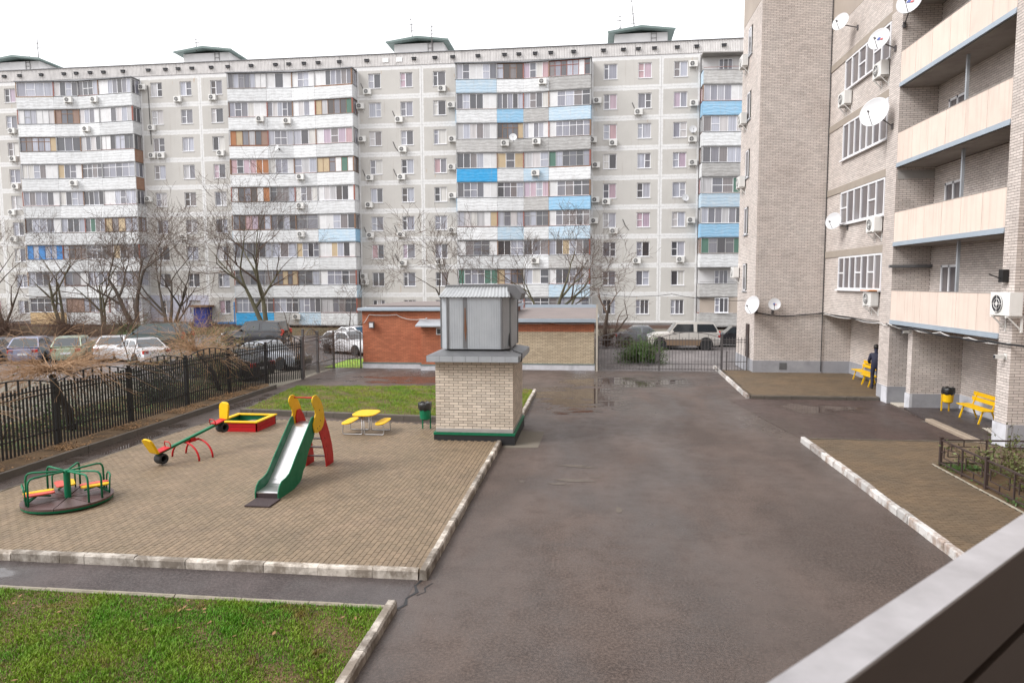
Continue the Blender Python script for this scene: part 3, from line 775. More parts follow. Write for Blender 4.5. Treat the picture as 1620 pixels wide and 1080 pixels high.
def balcony(p, q, k, code, pcol, left=True, strip=None):
    """p,q plan points of the front; k storey"""
    p = Vector(p+(0,)); q = Vector(q+(0,)); d = q-p; w = d.length; ang = math.atan2(d.y, d.x); z = ZF(k)
    par = put('balcony', par_mesh(w, pcol), apt, loc=(p.x, p.y, z), rot=(0, 0, ang))
    if strip:
        b = MB(); b.box(.01, w-.01, -.06, .02, .96, 1.035); b.build('sill_strip', M[strip], par)
    sm = rnd.choice(['zinc_dark', 'old_wood', 'old_grey', 'zinc_dark', 'white_pvc', 'old_red'])
    b = MB(); b.box(.0, w, -.085, .10, 1.032, 1.05); b.build('sill', M[sm], par)
    b = MB(); b.box(.0, w, -.06, .09, -.31, -.283); b.build('drip_or_shade_edge', M['zinc_dark'], par)  # dark strip painted in for the shadow line under the parapet
    if not code: return par
    b = MB(); b.box(-.045, .045, -.03, .10, 1.05, 2.51); b.build('divider', M[rnd.choice(['old_wood', 'old_grey', 'old_red', 'old_grey'])], par)
    h = 1.45; z0 = 1.052
    me, sw, f = frame_mesh(w, h, code)
    fr = put('glazing_frame', me, par, loc=(0, .035, z0))
    segs = code.split(':')[1]; i = 0
    while i < len(segs):
        c = segs[i]; x0, x1 = i*sw+f, (i+1)*sw; cx, cw = (x0+x1)/2, x1-x0+.02
        if c in BRD:
            put('infill_board', pane_mesh(cw, h-.08, BRD[c]), par, loc=(cx, .045, z0+h/2))
        else:
            npane[0] += 1
            if npane[0] <= 300:
                o = put('balcony_pane', pane_mesh(cw, h-.08, PAN[c]), par, loc=(cx, .065, z0+h/2)); o.rotation_euler.z = rnd.uniform(-.012, .012)
            else:
                T = Matrix.Translation((p.x, p.y, z)) @ Matrix.Rotation(ang, 4, 'Z')
                MERGE.setdefault(PAN[c], MB()).box(cx-cw/2, cx+cw/2, .059, .071, z0+.04, z0+h-.04, T=T)
        i += 1
    return par
BAYS = {
 0: [("w:ctPPtg", "n:TkTk", "w:RtcR", "r:TTTTTPT", "lwwg", "s:gg", 'g'), ("w:gtggPP", "w:gggkg", "w:ctgc", "w:PTTTT", "wbgl", "w:g", 'b'),
     ("w:cgcgcP", "n:kTTTY", "w:cPgcP", "w:PTTTTT", "gggg", "s:g", 'g'), ("w:ggggPP", "w:YtY", "w:cct", "s:NTTTTT", "Bwlw", "s:gg", 'w'),
     ("w:gttgPP", "w:TTTT", "w:RRtR", "w:PTTTT", "wwgb", "w:P", 'b'), ("s:ccccPY", "s:cTcT", "s:TTTT", "w:PTTTTT", "wlwl", "w:g", 'w'),
     ("s:PTTTP", "w:kktt", "w:ggg", "w:gkYtgg", "wwwg", "w:g", 'w'), ("w:NTTTNN", "n:YTTT", "w:gct", "w:Pgktgc", "wwwl", "w:g", 'w'),
     ("w:TTTT", "w:TTT", "w:TTT", "s:TTTTT", "wwlw", "s:g", 'w')],
 1: [(None, None, None, None, "gggg", None, 'l'), ("w:cgcgPP", "w:ggg", "w:ggg", "w:gggg", "bwww", "w:g", 'b'),
     ("w:gtcgc", "w:ggg", "w:ggg", "w:gggg", "wwww", "w:g", 'w'), ("w:ggggg", "w:ggg", "w:ggg", "w:gggg", "gwww", "w:g", 'w'),
     ("w:cttN", "w:ggg", "w:ggg", "w:gggg", "lwww", "w:g", 'l'), ("w:gggcgg", "w:ggg", "w:ggg", "w:gggg", "bwww", "w:g", 'b'),
     ("s:NTkTN", "w:ggg", "w:ggg", "w:gggg", "wwww", "w:g", 'w'), (None, None, None, None, "gwww", None, 'g'),
     (None, None, None, None, "gwww", None, 'g')],
 -1: [("s:ggTggPP", "w:PgP", "w:PttP", "w:PPggggg", "wwww", "w:gg", 'w'), ("w:gtgcPP", "w:gcgtg", "w:PcgP", "n:YckgkN", "wwww", "n:gg", 'w'),
     ("n:OYgcgB", "w:cttc", "w:ckc", "w:PRtRR", "wwww", "w:gg", 'w'), ("w:RtRROO", "w:cggP", "w:tcg", "n:YYTPNP", "wwww", "n:gg", 'w'),
     ("n:PktkPO", "s:TTTT", "w:ctgc", "w:PcckkP", "wwww", "w:P", 'w'), ("n:gkRRkg", "s:gkgk", "s:TT", "w:PPtgg", "wwwl", "w:g", 'b'),
     ("s:ggggkg", "w:ggg", "w:Ytkt", "w:PPYgkP", "wwww", "w:P", 'w'), ("s:TTTTT", "n:TTYTY", "s:TkT", "w:PTTTT", "wwww", "w:gg", 'l'),
     ("w:TTTTTT", "w:TTTT", "w:gtgg", "s:ccTTTT", "Bglw", "s:B", 'g')],
 -2: [("w:gtgg", "w:cgtg", "w:gttg", "w:PPggkgg", "wwww", "w:gg", 'w'), ("s:PtcPPc", "n:BTTB", "w:cggP", "w:PPgcgc", "wwww", "w:gg", 'w'),
     ("n:TTTTTY", "w:ggg", "w:cgcg", "s:PPkgTgg", "wwww", "s:gg", 'n'), ("w:cctgPP", "w:YgtP", "w:TTTT", "w:TTTTT", "wwww", "w:gg", 'n'),
     ("w:gggggP", "w:cgtc", "w:kkgk", "w:PPgtgg", "wwww", "w:gg", 'w'), ("w:ggggP", "w:gggg", "w:gNgg", "n:YgYgg", "wwww", "n:gg", 'w'),
     ("b:UgUggU", "n:TTTT", "w:TTTT", "w:gYkgg", "wwww", "w:gg", 'w'), ("w:ggggg", "s:ggP", "w:gtgg", "s:Pggg", "wwww", "w:g", 'w'),
     ("w:TTTTT", "n:BBBg", "w:gTgP", "w:PgggPgg", "ywww", "w:P", 'w')],
}
for s in (0, 1, -1, -2):
    xb = -13.2+s*PER
    for row, k in zip(BAYS[s], range(9, 0, -1)):
        nsec = 4
        for i in range(nsec):
            p = (xb+SPL[i], front(SPL[i])); q = (xb+SPL[i+1], front(SPL[i+1]))
            st = None
            if s == -2 and k == 9 and i == 0: st = 'board_Y'
            elif (s, k, i) in ((-1, 9, 3), (-1, 6, 0), (0, 6, 3), (-1, 7, 0)): st = 'board_O'
            balcony(p, q, k, row[i], row[4][i], strip=st)
        balcony((xb+12.97, YW-1.25), (xb+12.97, YW), k, row[5], row[6])           # right return
        balcony((xb, YW), (xb, YW-1.25), k, row[5], row[6])                        # left return
        z = ZF(k); P = [(xb+.03, YW), (xb+.03, YW-1.2), (xb+6.5, YW-.6), (xb+12.94, YW-1.2), (xb+12.94, YW)]
        b = MB(); b.prism(P, lambda x, y: (x, y, z-.25), lambda x, y: (x, y, z-.07)); b.build('balcony_slab', M['slab'], apt)
    z = ZF(9)+2.52; b = MB()
    P = [(xb-.1, YW), (xb-.1, YW-1.42), (xb+6.5, YW-.82), (xb+13.07, YW-1.42), (xb+13.07, YW)]
    b.prism(P, lambda x, y: (x, y, z), lambda x, y: (x, y, z+.09)); b.build('balcony_roof', M['zinc_dark' if s != 1 else 'concrete'], apt)
    b = MB(); b.box(xb+.02, xb+12.95, YW+.005, YW+.2, .3, 25.8); b.build('bay_wall', M['white_wall'], apt)
for m, mb in MERGE.items():
    o = mb.build('balcony_glass', M[m+'_s' if m == 'glass' else m+'s'], apt); o['kind'] = 'stuff'
# bay 4 open balconies: door and window on the wall behind, brick infill on the ground floor
for k in (9, 2): add_window(-13.2+PER+2.2, ZF(k)+.9, '3t', 'glass')
for o_ in [o for o in apt.children if o.name.startswith('window') and abs(o.location.x-(-13.2+PER+2.2-.635)) < .01]: o_.location.y = YW-.06
xb = -13.2+PER
b = MB(); b.box(xb+.1, xb+12.8, YW-1.0, YW-.9, ZF(1)+1.0, ZF(2)-.27); b.build('infill_wall', M['brick_mass'], apt)
add_window(xb+2.1, ZF(1)+1.06, '3t', 'glass')
[o for o in apt.children if o.name.startswith('window')][-1].location.y = YW-1.1
b = MB(); b.bar((xb, YW-1.3, ZF(9)+1.22), (xb+12.9, YW-1.3, ZF(9)+1.22), .03); b.build('handrail', M['old_red'], apt)
b = MB(); b.bar((xb, YW-1.3, ZF(2)+1.18), (xb+12.9, YW-1.3, ZF(2)+1.18), .03); b.build('handrail', M['iron_grey'], apt)
# ground floor entrance in the second wall section
b = MB(); b.box(-41.7, -39.6, 66.6, 67.95, 2.1, 2.3); b.build('entrance_canopy', M['old_wood'], apt)
b = MB(); b.box(-41.3, -39.9, 66.9, 67.95, .0, 2.08); b.build('entrance_door', M['door_blue'], apt)
b = MB()
for x in (-37.4, -35.9-.9): b.box(x-.06, x+.06, YW-.03, YW-.004, .4, 2.6)
b.box(-39.4, -36.7, YW-.03, YW-.004, .3, .5); b.build('blue_trim', M['board_U'], apt)
# drain pipe and loose cables on the wall
b = MB(); b.tube([(-45.9, YW-.08, 25), (-45.8, YW-.08, 19)], .03, 5)
for x, z in ((-23.1, 24.4), (-23.1, 15.9), (-23.1, 10.2), (-19.9, 21.6), (-19.9, 18.6), (-19.9, 15.9), (-19.9, 10.3), (-19.9, 7.5), (3.7, 21.6), (2.9, 10.6)):
    b.tube([(x, YW-.04, z), (x+.25, YW-.05, z-.6), (x+.6, YW-.06, z-1.05)], .028, 4)
b.build('cable', M['cable'], apt)
# ================================================================ AIR CONDITIONERS AND DISHES
def ring(cx, cy, cz, r, n=14): return [(cx+r*math.cos(2*math.pi*i/n), cy, cz+r*math.sin(2*math.pi*i/n)) for i in range(n+1)]
def ac_proto():
    b = MB(); b.box(-.39, .39, -.33, -.05, -.27, .27); body = b.mesh('casing', M['ac_white'])
    b = MB(); T = Matrix.Translation((-.10, -.334, 0)) @ Matrix.Rotation(R(90), 4, 'X')
    b.lathe([(0, 0), (.215, 0), (.215, .012), (0, .012)], 20, T=T); fan = b.mesh('fan_grille', M['ac_dark'])
    b = MB(); b.tube(ring(-.10, -.348, 0, .21), .010, 4, cap=False); b.tube(ring(-.10, -.348, 0, .12), .008, 4, cap=False)
    b.bar((-.31, -.348, 0), (.11, -.348, 0), .012); b.bar((-.10, -.348, -.21), (-.10, -.348, .21), .012); b.lathe([(0, 0), (.05, 0), (.05, .02), (0, .02)], 10, T=T); gr = b.mesh('guard', M['ac_white'])
    b = MB()
    for x in (-.3, .3): b.bar((x, 0, -.30), (x, -.36, -.30), .04); b.bar((x, 0, -.62), (x, -.30, -.31), .03); b.bar((x, 0, -.66), (x, 0, -.26), .04)
    b.bar((-.3, -.02, -.30), (.3, -.02, -.30), .03); br = b.mesh('bracket', M['ac_white'])
    return body, fan, gr, br
ACP = ac_proto()
def aircon(loc, rz, label, group, sc=1.0):
    q = thing('air_conditioner', label, 'air conditioner', loc, rz, group); q.scale = (sc, sc, sc)
    put('casing', ACP[0], q); f = put('fan_grille', ACP[1], q); put('guard', ACP[2], f); put('bracket', ACP[3], q)
    return q
ACW = [(-46.43, 24.83), (-42.58, 23.49), (-38.77, 23.55), (-61.58, 20.86), (-61.65, 17.95), (-61.57, 15.02), (-45.6, 20.71), (-45.68, 17.88), (-44.69, 17.85), (-38.12, 17.94), (-46.34, 13.4), (-22.39, 23.53), (-14.81, 23.56), (-23.14, 22.14), (-19.2, 20.72), (-13.88, 21.95), (-23.02, 18.92), (-18.87, 17.81), (-13.79, 18.66), (-22.32, 15.1), (-19.05, 15.09), (-13.89, 15.96), (-22.45, 12.4), (-13.86, 13.18), (-22.38, 9.36), (-19.16, 9.38), (-13.9, 9.75), (-19.01, 6.53), (-15.29, 6.62), (-23.14, 5.21), (-23.03, 4.63), (0.39, 21.88), (4.29, 20.69), (9.34, 24.94), (9.46, 21.34), (-0.01, 18.21), (1.92, 17.86), (9.38, 18.01), (0.3, 15.81), (9.45, 15.82), (0.26, 12.49), (1.3, 12.29), (0.15, 10.48), (2.02, 9.48), (9.37, 10.41), (4.27, 6.59), (8.42, 6.68), (-62.22, 12.28), (-62.2, 9.44), (-42.57, 9.41)]
ACB = [(-54.25, 23.63), (-51.2, 23.53), (-52.37, 20.63), (-33.25, 20.99), (-30.53, 20.78), (-29.26, 15.22), (-29.38, 9.5), (-30.19, 1.12), (-29.35, 12.34), (-4.8, 23.62), (-8.5, 17.95), (-5.38, 18.04), (-5.5, 15.06), (-5.52, 6.64), (-54.16, 15.12)]
WCOL = [-61.8, -45.03, -41.78, -38.43, -21.7, -18.45, -15.1, 1.63, 4.88, 8.23]
used = set()
for x, z in ACW:
    k = int((z-(ZF(1)-.35))//ST)+1; c = min(range(10), key=lambda i: abs(WCOL[i]-x)); zr = z-ZF(k)
    dx = x-WCOL[c]
    rel = ('under' if zr < 1.0 else 'level with') if abs(dx) < .9 else ('left of' if dx < 0 else 'right of')
    lab = 'air conditioner %s the %s-floor window, %s plain window column from left' % (rel, NTH[k], NTH[c+1])
    if lab in used: lab = 'second '+lab
    used.add(lab); aircon((x, YW-.0, z), 0, lab, 'air conditioners on the panel block')
for x, z in ACB:
    k = int((z-(ZF(1)-.35))//ST)+1; s = [s for s in BAYS if -13.2+s*PER-.2 <= x <= -13.2+s*PER+13.2][0]; u = x-(-13.2+s*PER)
    i = sum(u > q for q in SPL[1:4])
    lab = 'air conditioner on %s-floor balcony %s, %s balcony stack from left' % (NTH[k], ['one', 'two', 'three', 'four'][i], NTH[s+3])
    if lab in used: lab = 'second '+lab
    used.add(lab); aircon((x, front(u)-.05, z), math.atan2(.6, 6.5)*(1 if u < 6.5 else -1), lab, 'air conditioners on the panel block')
def dish(loc, face, r, label, logo=False, arm=None):
    r *= .88
    """face: direction the bowl looks; arm: wall point"""
    q = thing('satellite_dish', label, 'satellite dish', loc, group='satellite dishes')
    f = Vector(face).normalized(); T = f.to_track_quat('Z', 'Y').to_matrix().to_4x4()
    b = MB(); prof = [(0, 0), (r*.35, .012), (r*.7, .05), (r*.95, .10), (r, .115), (r*.98, .10), (r*.68, .035), (r*.3, -.006), (0, -.012)]
    prof = [(a, c*r*1.6-.0*r) for a, c in prof]
    b.lathe(prof, 28, T=T); b.build('bowl', M['dish'], q, smooth=True)
    b = MB(); lnb = T @ Vector((0, -r*.25, r*.95)); low = T @ Vector((0, -r*.92, r*.12))
    b.tube([low, lnb], .012, 5); b.tube([lnb, lnb+f*-.09], [.035, .03], 8); b.build('feed_arm', M['iron_grey'], q)
    if arm:
        b = MB(); a = Vector(arm)-Vector(loc); b.tube([f*-.03, f*-.12+Vector((0, 0, -.05)), a], .022, 6)
        b.box(a.x-.05, a.x+.05, a.y-.05, a.y+.05, a.z-.1, a.z+.1); b.build('mount', M['iron_grey'], q)
    if logo:
        for m, pts in (('dish_blue', [(-.30, -.02), (-.12, .2), (.10, .2), (.0, .06), (.10, .06), (.02, -.05), (-.18, -.05), (-.08, .06), (-.18, -.02)]), ('dish_red', [(.10, .02), (.34, .06), (.26, -.10), (.05, -.08)])):
            b = MB(); b.add([T @ Vector((x*r, y*r, .02*r+.02+.11*r*(x*x+y*y))) for x, y in pts], [tuple(range(len(pts)))]); b.build('emblem', M[m], q)
dish((-7.62, 66.45, 18.36), (.1, -1, .3), .42, 'white dish between two air conditioners on the seventh-floor balcony front', arm=(-7.62, 66.9, 18.2))
dish((9.38, 67.6, 18.85), (.1, -1, .3), .42, 'white dish above an air conditioner left of the rightmost blue balconies', arm=(9.38, 67.95, 18.7))
dish((8.77, 67.6, 12.49), (.3, -1, .3), .40, 'white dish under the lit fifth-floor window near the rightmost balconies', arm=(8.77, 67.95, 12.3))
dish((-31.44, 66.6, 18.06), (-.6, -1, .3), .36, 'small white dish on the second balcony stack front, seventh floor', arm=(-31.44, 67.1, 18.0))

# ================================================================ RIGHT BRICK BUILDING
rb = thing('brick_apartment_building', 'tall pale brick apartment block on the right with cream balcony fronts', 'building', (0, 0, 0))
BI = []            # all its bricks
def mass(name, x0, x1, y0, y1, z0, z1, m='mortar'):
    b = MB(); b.box(x0, x1, y0, y1, z0, z1); return b.build(name, M[m], rb)
FL = [2.99+2.81*k for k in range(6)]
d = .005
# far block with blank end wall
mass('end_block', 7.77+d, 15, 34+d, 38, 0, 17.6)
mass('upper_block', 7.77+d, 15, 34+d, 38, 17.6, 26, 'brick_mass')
BI += bricks('S', 34.0, 7.77, 12.25, .70, 2.95)
BI += bricks('S', 34.0, 7.77, 10.93, 2.95, 17.6)
wins = [(35.85, 36.75, z, z+1.35) for z in (4.05, 6.9, 9.75, 12.6, 15.75)]
BI += bricks('W', 7.77, 34.0, 38.0, .70, 17.6, wins)
b = MB(); b.box(7.745, 12.2, 33.975, 34.2, 0, .70); b.box(7.745, 8, 34.2, 38, 0, .70); b.build('plinth', M['plinth'], rb)
b = MB(); b.box(8.98, 9.32, 33.96, 33.98, .28, .60); b.build('vent_plate', M['zinc_dark'], rb)
for (a, c, z0, z1) in wins:
    b = MB(); b.box(7.772, 7.84, a, c, z0-.0, z1); o = b.build('window_recess', M['joint'], rb)
    b = MB(); b.box(7.755, 7.80, a+.25, c, z0, z0+.06); b.box(7.755, 7.80, a+.25, c, z1-.06, z1); b.box(7.755, 7.80, a+.25, a+.31, z0, z1); b.box(7.755, 7.80, c-.05, c, z0, z1); w_ = b.build('window', M['white_pvc'], rb)
    b = MB(); b.box(7.765, 7.775, a+.3, c-.05, z0+.06, z1-.06); b.build('pane', M['glass_bld'], w_)
    b = MB(); b.box(7.70, 7.77, a-.05, c+.05, z0-.07, z0-.03); b.build('sill', M['zinc'], w_)
b = MB(); b.box(7.70, 7.76, 34.95, 35.5, .75, 2.4); b.build('notice_board', M['iron_brown'], rb)
# windowed facade
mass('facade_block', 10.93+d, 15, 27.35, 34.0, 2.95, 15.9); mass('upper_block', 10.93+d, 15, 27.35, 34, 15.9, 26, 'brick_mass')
WZ = [(4.15, 5.56), (6.98, 8.38), (9.78, 11.30), (12.72, 14.02)]
holes = [(27.5, 32.1, a, b_) for a, b_ in WZ]+[(27.3, 34, z+.0, z+.29) for z in (5.58, 8.40, 11.31, 14.05)]
BI += bricks('W', 10.93, 27.35, 34.0, 2.99, 15.9, holes)
b = MB(); b.box(10.9, 12.3, 27.35, 34.0, 2.90, 2.96); b.build('overhang', M['slab'], rb)
for z in (5.58, 8.40, 11.31, 14.05): b = MB(); b.box(10.895, 10.95, 27.36, 33.99, z, z+.29); b.build('lintel', M['lintel'], rb)
WPAT = ['ffftfft', 'fftffft'[:6], 'fftfft'+'f', 'ftftff']
for wi, ((z0, z1), pat) in enumerate(zip(WZ, ['ftftfft', 'ftffft', 'ffffff' + 'f', 'ftftff'])):
    b = MB(); y0, y1 = 27.5, 32.1 if wi else 32.1; f = .07; n = len(pat); sw = (y1-y0-f)/n
    b.box(10.885, 10.955, y0, y1, z0, z0+f); b.box(10.885, 10.955, y0, y1, z1-f, z1)
    for i in range(n+1): b.box(10.88, 10.96, y0+i*sw, y0+i*sw+f, z0+f, z1-f)
    for i, c in enumerate(pat):
        if c == 't': b.box(10.885, 10.955, y0+i*sw+f, y0+(i+1)*sw, (z0+z1)/2-.03, (z0+z1)/2+.03)
    w_ = b.build('window', M['white_pvc'], rb)
    for i in range(n):
        p = put('pane', None, w_) if False else None
        q = MB(); q.box(-.006, .006, -(sw-f)/2-.005, (sw-f)/2+.005, -(z1-z0)/2+f, (z1-z0)/2-f)
        o = q.build('pane', M['glass_bld'], w_, loc=(10.93, y0+f/2+(i+.5)*sw, (z0+z1)/2)); o.rotation_euler.z = rnd.uniform(-.015, .015)
    q = MB(); q.box(10.80, 10.90, y0-.05, y1+.1, z0-.06, z0-.005); q.build('sill', M['white_pvc'], w_)
# recessed ground floor wall with door
mass('ground_floor_wall', 12.22+d, 15, 27.35, 34.0, 0, 2.95)
BI += bricks('W', 12.22, 27.4, 34.0, .70, 2.9, [(29.3, 30.3, 0, 2.3)])
b = MB(); b.box(12.19, 12.4, 30.3, 34.0, .1, .70); b.box(12.19, 12.4, 27.4, 29.3, .1, .70); b.build('plinth', M['plinth'], rb)
b = MB(); b.box(12.15, 12.22, 29.3, 29.38, .13, 2.3); b.box(12.15, 12.22, 30.22, 30.3, .13, 2.3); b.box(12.15, 12.22, 29.3, 30.3, 2.22, 2.3); dr = b.build('door', M['white_pvc'], rb)
b = MB(); b.box(12.17, 12.2, 29.38, 30.22, .15, 2.22); b.build('pane', M['glass_bld'], dr)
# pier A, pillar B, pillar C and loggias
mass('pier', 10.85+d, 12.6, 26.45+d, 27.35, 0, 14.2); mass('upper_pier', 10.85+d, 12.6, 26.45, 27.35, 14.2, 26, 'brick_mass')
BI += bricks('W', 10.85, 26.45, 27.35, .62, 14.2); BI += bricks('S', 26.45, 10.85, 12.6, .62, 14.2)
b = MB(); b.box(10.83, 12.6, 26.43, 27.36, 0, .62); b.build('plinth', M['plinth'], rb)
b = MB(); b.box(10.825, 10.86, 26.425, 26.9, 0, .60); b.build('painted_corner', M['plinth_white'], rb)
mass('pillar', 11.13+d, 12.78, 25.25+d, 25.58, 0, 2.9)
BI += bricks('W', 11.13, 25.25, 25.58, .55, 2.9); BI += bricks('S', 25.25, 11.13, 12.78, .55, 2.9)
b = MB(); b.box(11.11, 12.78, 25.23, 25.6, 0, .55); b.build('plinth', M['plinth'], rb)
b = MB(); b.box(11.105, 11.2, 25.225, 25.61, 0, .54); b.build('painted_corner', M['plinth_white'], rb)
mass('porch_wall', 12.78+d, 15, 19.6, 25.58, 0, 2.9)
BI += bricks('W', 12.78, 19.65, 25.25, .55, 2.9)
b = MB(); b.box(12.755, 12.9, 19.65, 25.23, 0, .55); b.build('plinth', M['plinth_white'], rb)
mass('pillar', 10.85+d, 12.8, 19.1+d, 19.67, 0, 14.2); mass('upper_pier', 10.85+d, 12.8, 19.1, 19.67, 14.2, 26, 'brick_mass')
BI += bricks('W', 10.85, 19.1, 19.67, .72, 14.2); BI += bricks('S', 19.1, 10.85, 12.4, .72, 14.2)
b = MB(); b.box(10.83, 12.8, 19.08, 19.69, 0, .72); b.build('plinth', M['plinth'], rb)
b = MB(); b.box(10.822, 10.87, 19.07, 19.70, 0, .72); b.build('painted_corner', M['plinth_white'], rb)
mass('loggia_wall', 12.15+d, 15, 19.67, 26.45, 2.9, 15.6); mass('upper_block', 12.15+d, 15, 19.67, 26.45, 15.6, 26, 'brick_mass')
dh = [(24.45, 25.55, f_+.15, f_+2.05) for f_ in FL[:5]]
BI += bricks('W', 12.15, 19.67, 26.45, 2.99, 15.5, dh+[(19, 27, f_-.06, f_+.15) for f_ in FL])
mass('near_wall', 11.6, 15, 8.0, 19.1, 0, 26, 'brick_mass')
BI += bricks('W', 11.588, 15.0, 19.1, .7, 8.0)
blocks(BI, 'brick', M['brick'], M['brick_s'], rb, 300, 'brick_field', drop='')
for k, f_ in enumerate(FL[:5]):
    b = MB(); b.box(10.93, 12.15, 19.67, 26.45, f_-.06, f_+.12); lg = b.build('balcony', M['slab'], rb)
    b = MB(); b.box(10.83, 10.93, 19.675, 26.44, f_-.03, f_+.10); b.box(10.815, 10.83, 19.675, 26.44, f_-.05, f_+.01); b.build('edge_strip', M['metal_blue'], lg)
    y = 19.68
    for i in range(6):
        b = MB(); b.box(10.85, 10.90, y+.004, y+1.118, f_+.10, f_+1.16); b.build('parapet_panel', M['cream'], lg); y += 1.127
    b = MB(); b.box(10.84, 10.91, 19.68, 26.44, f_+1.16, f_+1.175); b.build('coping', M['slab'], lg)
    b = MB(); b.bar((11.35, 22.95, f_+.12), (11.35, 22.95, f_+2.75), .08); b.build('post', M['zinc'], lg)
    b = MB(); z0, z1 = f_+.15, f_+2.05
    for (a, c) in ((24.45, 24.53), (24.96, 25.04), (25.47, 25.55)): b.box(12.08, 12.16, a, c, z0, z1)
    b.box(12.08, 12.16, 24.45, 25.55, z1-.08, z1); b.box(12.08, 12.16, 24.45, 25.55, z0, z0+.08); dr = b.build('balcony_door', M['white_pvc'], lg)
    for a, c in ((24.53, 24.96), (25.04, 25.47)): b = MB(); b.box(12.115, 12.125, a, c, z0+.08, z1-.08); b.build('pane', M['glass_bld'], dr)
b = MB(); b.box(10.7, 12.2, 26.28, 26.40, 4.98, 5.08); b.build('awning_bar', M['zinc_dark'], rb)
b = MB(); b.box(10.9, 12.3, 26.438, 26.449, 8.15, 8.45); b.build('render_patch', M['concrete'], rb)
b = MB(); b.box(11.3, 11.5, 26.2, 26.4, 2.75, 2.78); b.build('render_patch', M['concrete'], rb)
# facade cables
def cable(pts, r, m, label, nm='wall_cable', wob=.03):
    P = []
    for i in range(len(pts)-1):
        a, c = Vector(pts[i]), Vector(pts[i+1]); n = 8
        for j in range(n): P.append(a.lerp(c, j/n)+Vector((0, 0, -wob*4*(j/n)*(1-j/n)+rnd.uniform(-.008, .008))))
    P.append(Vector(pts[-1])); b = MB(); b.tube(P, r, 5); return tag(b.build(nm, M[m]), label, 'cable')
cable([(7.7, 33.94, 3.05), (9.0, 33.93, 2.85), (10.9, 33.93, 3.0), (10.84, 30.5, 2.98), (10.82, 27.4, 2.9)], .028, 'cable', 'dark cable bundle sagging along the blank brick end wall')
cable([(10.86, 33.6, 2.99), (10.84, 30, 2.95), (10.78, 27, 2.93), (10.77, 26.4, 2.95), (10.78, 24.5, 2.88), (10.77, 22.6, 2.9), (10.78, 21, 2.86), (10.77, 19, 2.88)], .018, 'cable_white', 'pale cable looping under the lowest cream balcony front', wob=.07)
cable([(10.79, 26.6, 2.93), (10.77, 24, 2.9), (10.77, 21.5, 2.84), (10.76, 20, 2.86), (10.76, 16.5, 2.95)], .03, 'cable', 'black cable under the lowest cream balcony front', wob=.05)
cable([(10.88, 33.94, 17.5), (10.88, 33.94, 8), (10.88, 33.94, 0.2)], .02, 'cable', 'thin dark downlead in the inner brick corner', wob=0)
cable([(7.75, 33.96, 3.6), (3.9, 34.4, 3.9), (.35, 34.9, 3.9)], .014, 'cable', 'thin wire strung from the brick block over the gate', wob=.12)
aircon((10.93, 27.9, 12.40), R(-90), 'air conditioner under the fifth-floor window strip beside the brick pier', 'air conditioners on the brick block')
aircon((10.93, 31.6, 12.30), R(-90), 'air conditioner at the inner corner below the highest window strip', 'air conditioners on the brick block')
aircon((10.93, 27.95, 6.66), R(-90), 'air conditioner under the third-floor window strip of the brick block', 'air conditioners on the brick block')
q = aircon((10.93, 28.0, 3.82), R(-90), 'air conditioner with orange board on top, under the lowest window strip', 'air conditioners on the brick block')
b = MB(); b.box(-.45, .45, -.42, -.02, .30, .335); b.build('rain_board', M['orange'], q)
aircon((10.85, 19.05, 3.90), R(-90), 'large air conditioner on the nearest brick pillar at the right edge', 'air conditioners on the brick block', 1.1)
for i, (y, z) in enumerate(((36.9, 15.6), (36.9, 12.75), (36.95, 9.6), (37.9, 5.0))):
    aircon((7.77, y, z), R(-90), 'air conditioner on the narrow side wall of the brick block, %s from top' % NTH[i+1], 'air conditioners on the brick block')
dish((10.35, 31.2, 15.35), (-.75, -.6, .25), .42, 'white dish at the top window strip in the inner corner', arm=(10.93, 30.9, 15.0))
dish((10.35, 27.1, 13.25), (-.75, -.65, .25), .45, 'dish with dark blue emblem on the brick pier below the emblem dish', True, (10.85, 26.9, 12.85))
dish((10.30, 27.1, 10.65), (-.75, -.65, .25), .62, 'largest plain grey-white dish on the brick pier', arm=(10.85, 26.9, 10.1))
dish((10.75, 25.7, 14.0), (-.7, -.7, .2), .48, 'dish with blue and red emblem beside the top cream balcony', True, (10.9, 26.45, 13.5))
dish((10.45, 31.5, 7.1), (-.75, -.6, .2), .42, 'white dish left of the third-floor window strip near the inner corner', arm=(10.93, 31.2, 6.8))
dish((7.60, 33.55, 3.38), (-.8, -.5, .25), .50, 'big white dish at the outer corner of the blank end wall', arm=(7.85, 34.0, 3.1))
dish((8.60, 33.65, 3.42), (-.3, -1, .15), .32, 'small white dish with blue and red emblem on the blank end wall', True, (8.6, 34.0, 3.05))
def wallcam(loc, rz, label):
    q = thing('wall_camera', label, 'camera', loc, rz); b = MB(); b.box(-.05, .05, -.28, -.06, -.05, .05); b.build('housing', M['ac_white'], q)
    b = MB(); b.bar((0, 0, 0), (0, -.16, 0), .04); b.box(-.06, .06, -.02, 0, -.08, .08); b.build('bracket', M['ac_white'], q)
    b = MB(); b.box(-.04, .04, -.29, -.28, -.04, .04); b.build('lens', M['ac_dark'], q)
wallcam((10.85, 19.3, 2.5), R(-90), 'white surveillance camera on the nearest brick pillar'); wallcam((11.13, 25.4, 2.72), R(-90), 'white surveillance camera on the porch pillar beside the bin')
q = thing('floodlight', 'dark floodlight on the nearest brick pillar above the air conditioner', 'lamp', (10.85, 19.45, 4.45)); b = MB(); b.box(-.16, -.02, -.1, .1, 0, .34); b.build('housing', M['iron_black'], q); b = MB(); b.bar((-.16, 0, .1), (-.4, .1, .22), .03); b.build('arm', M['iron_black'], q)
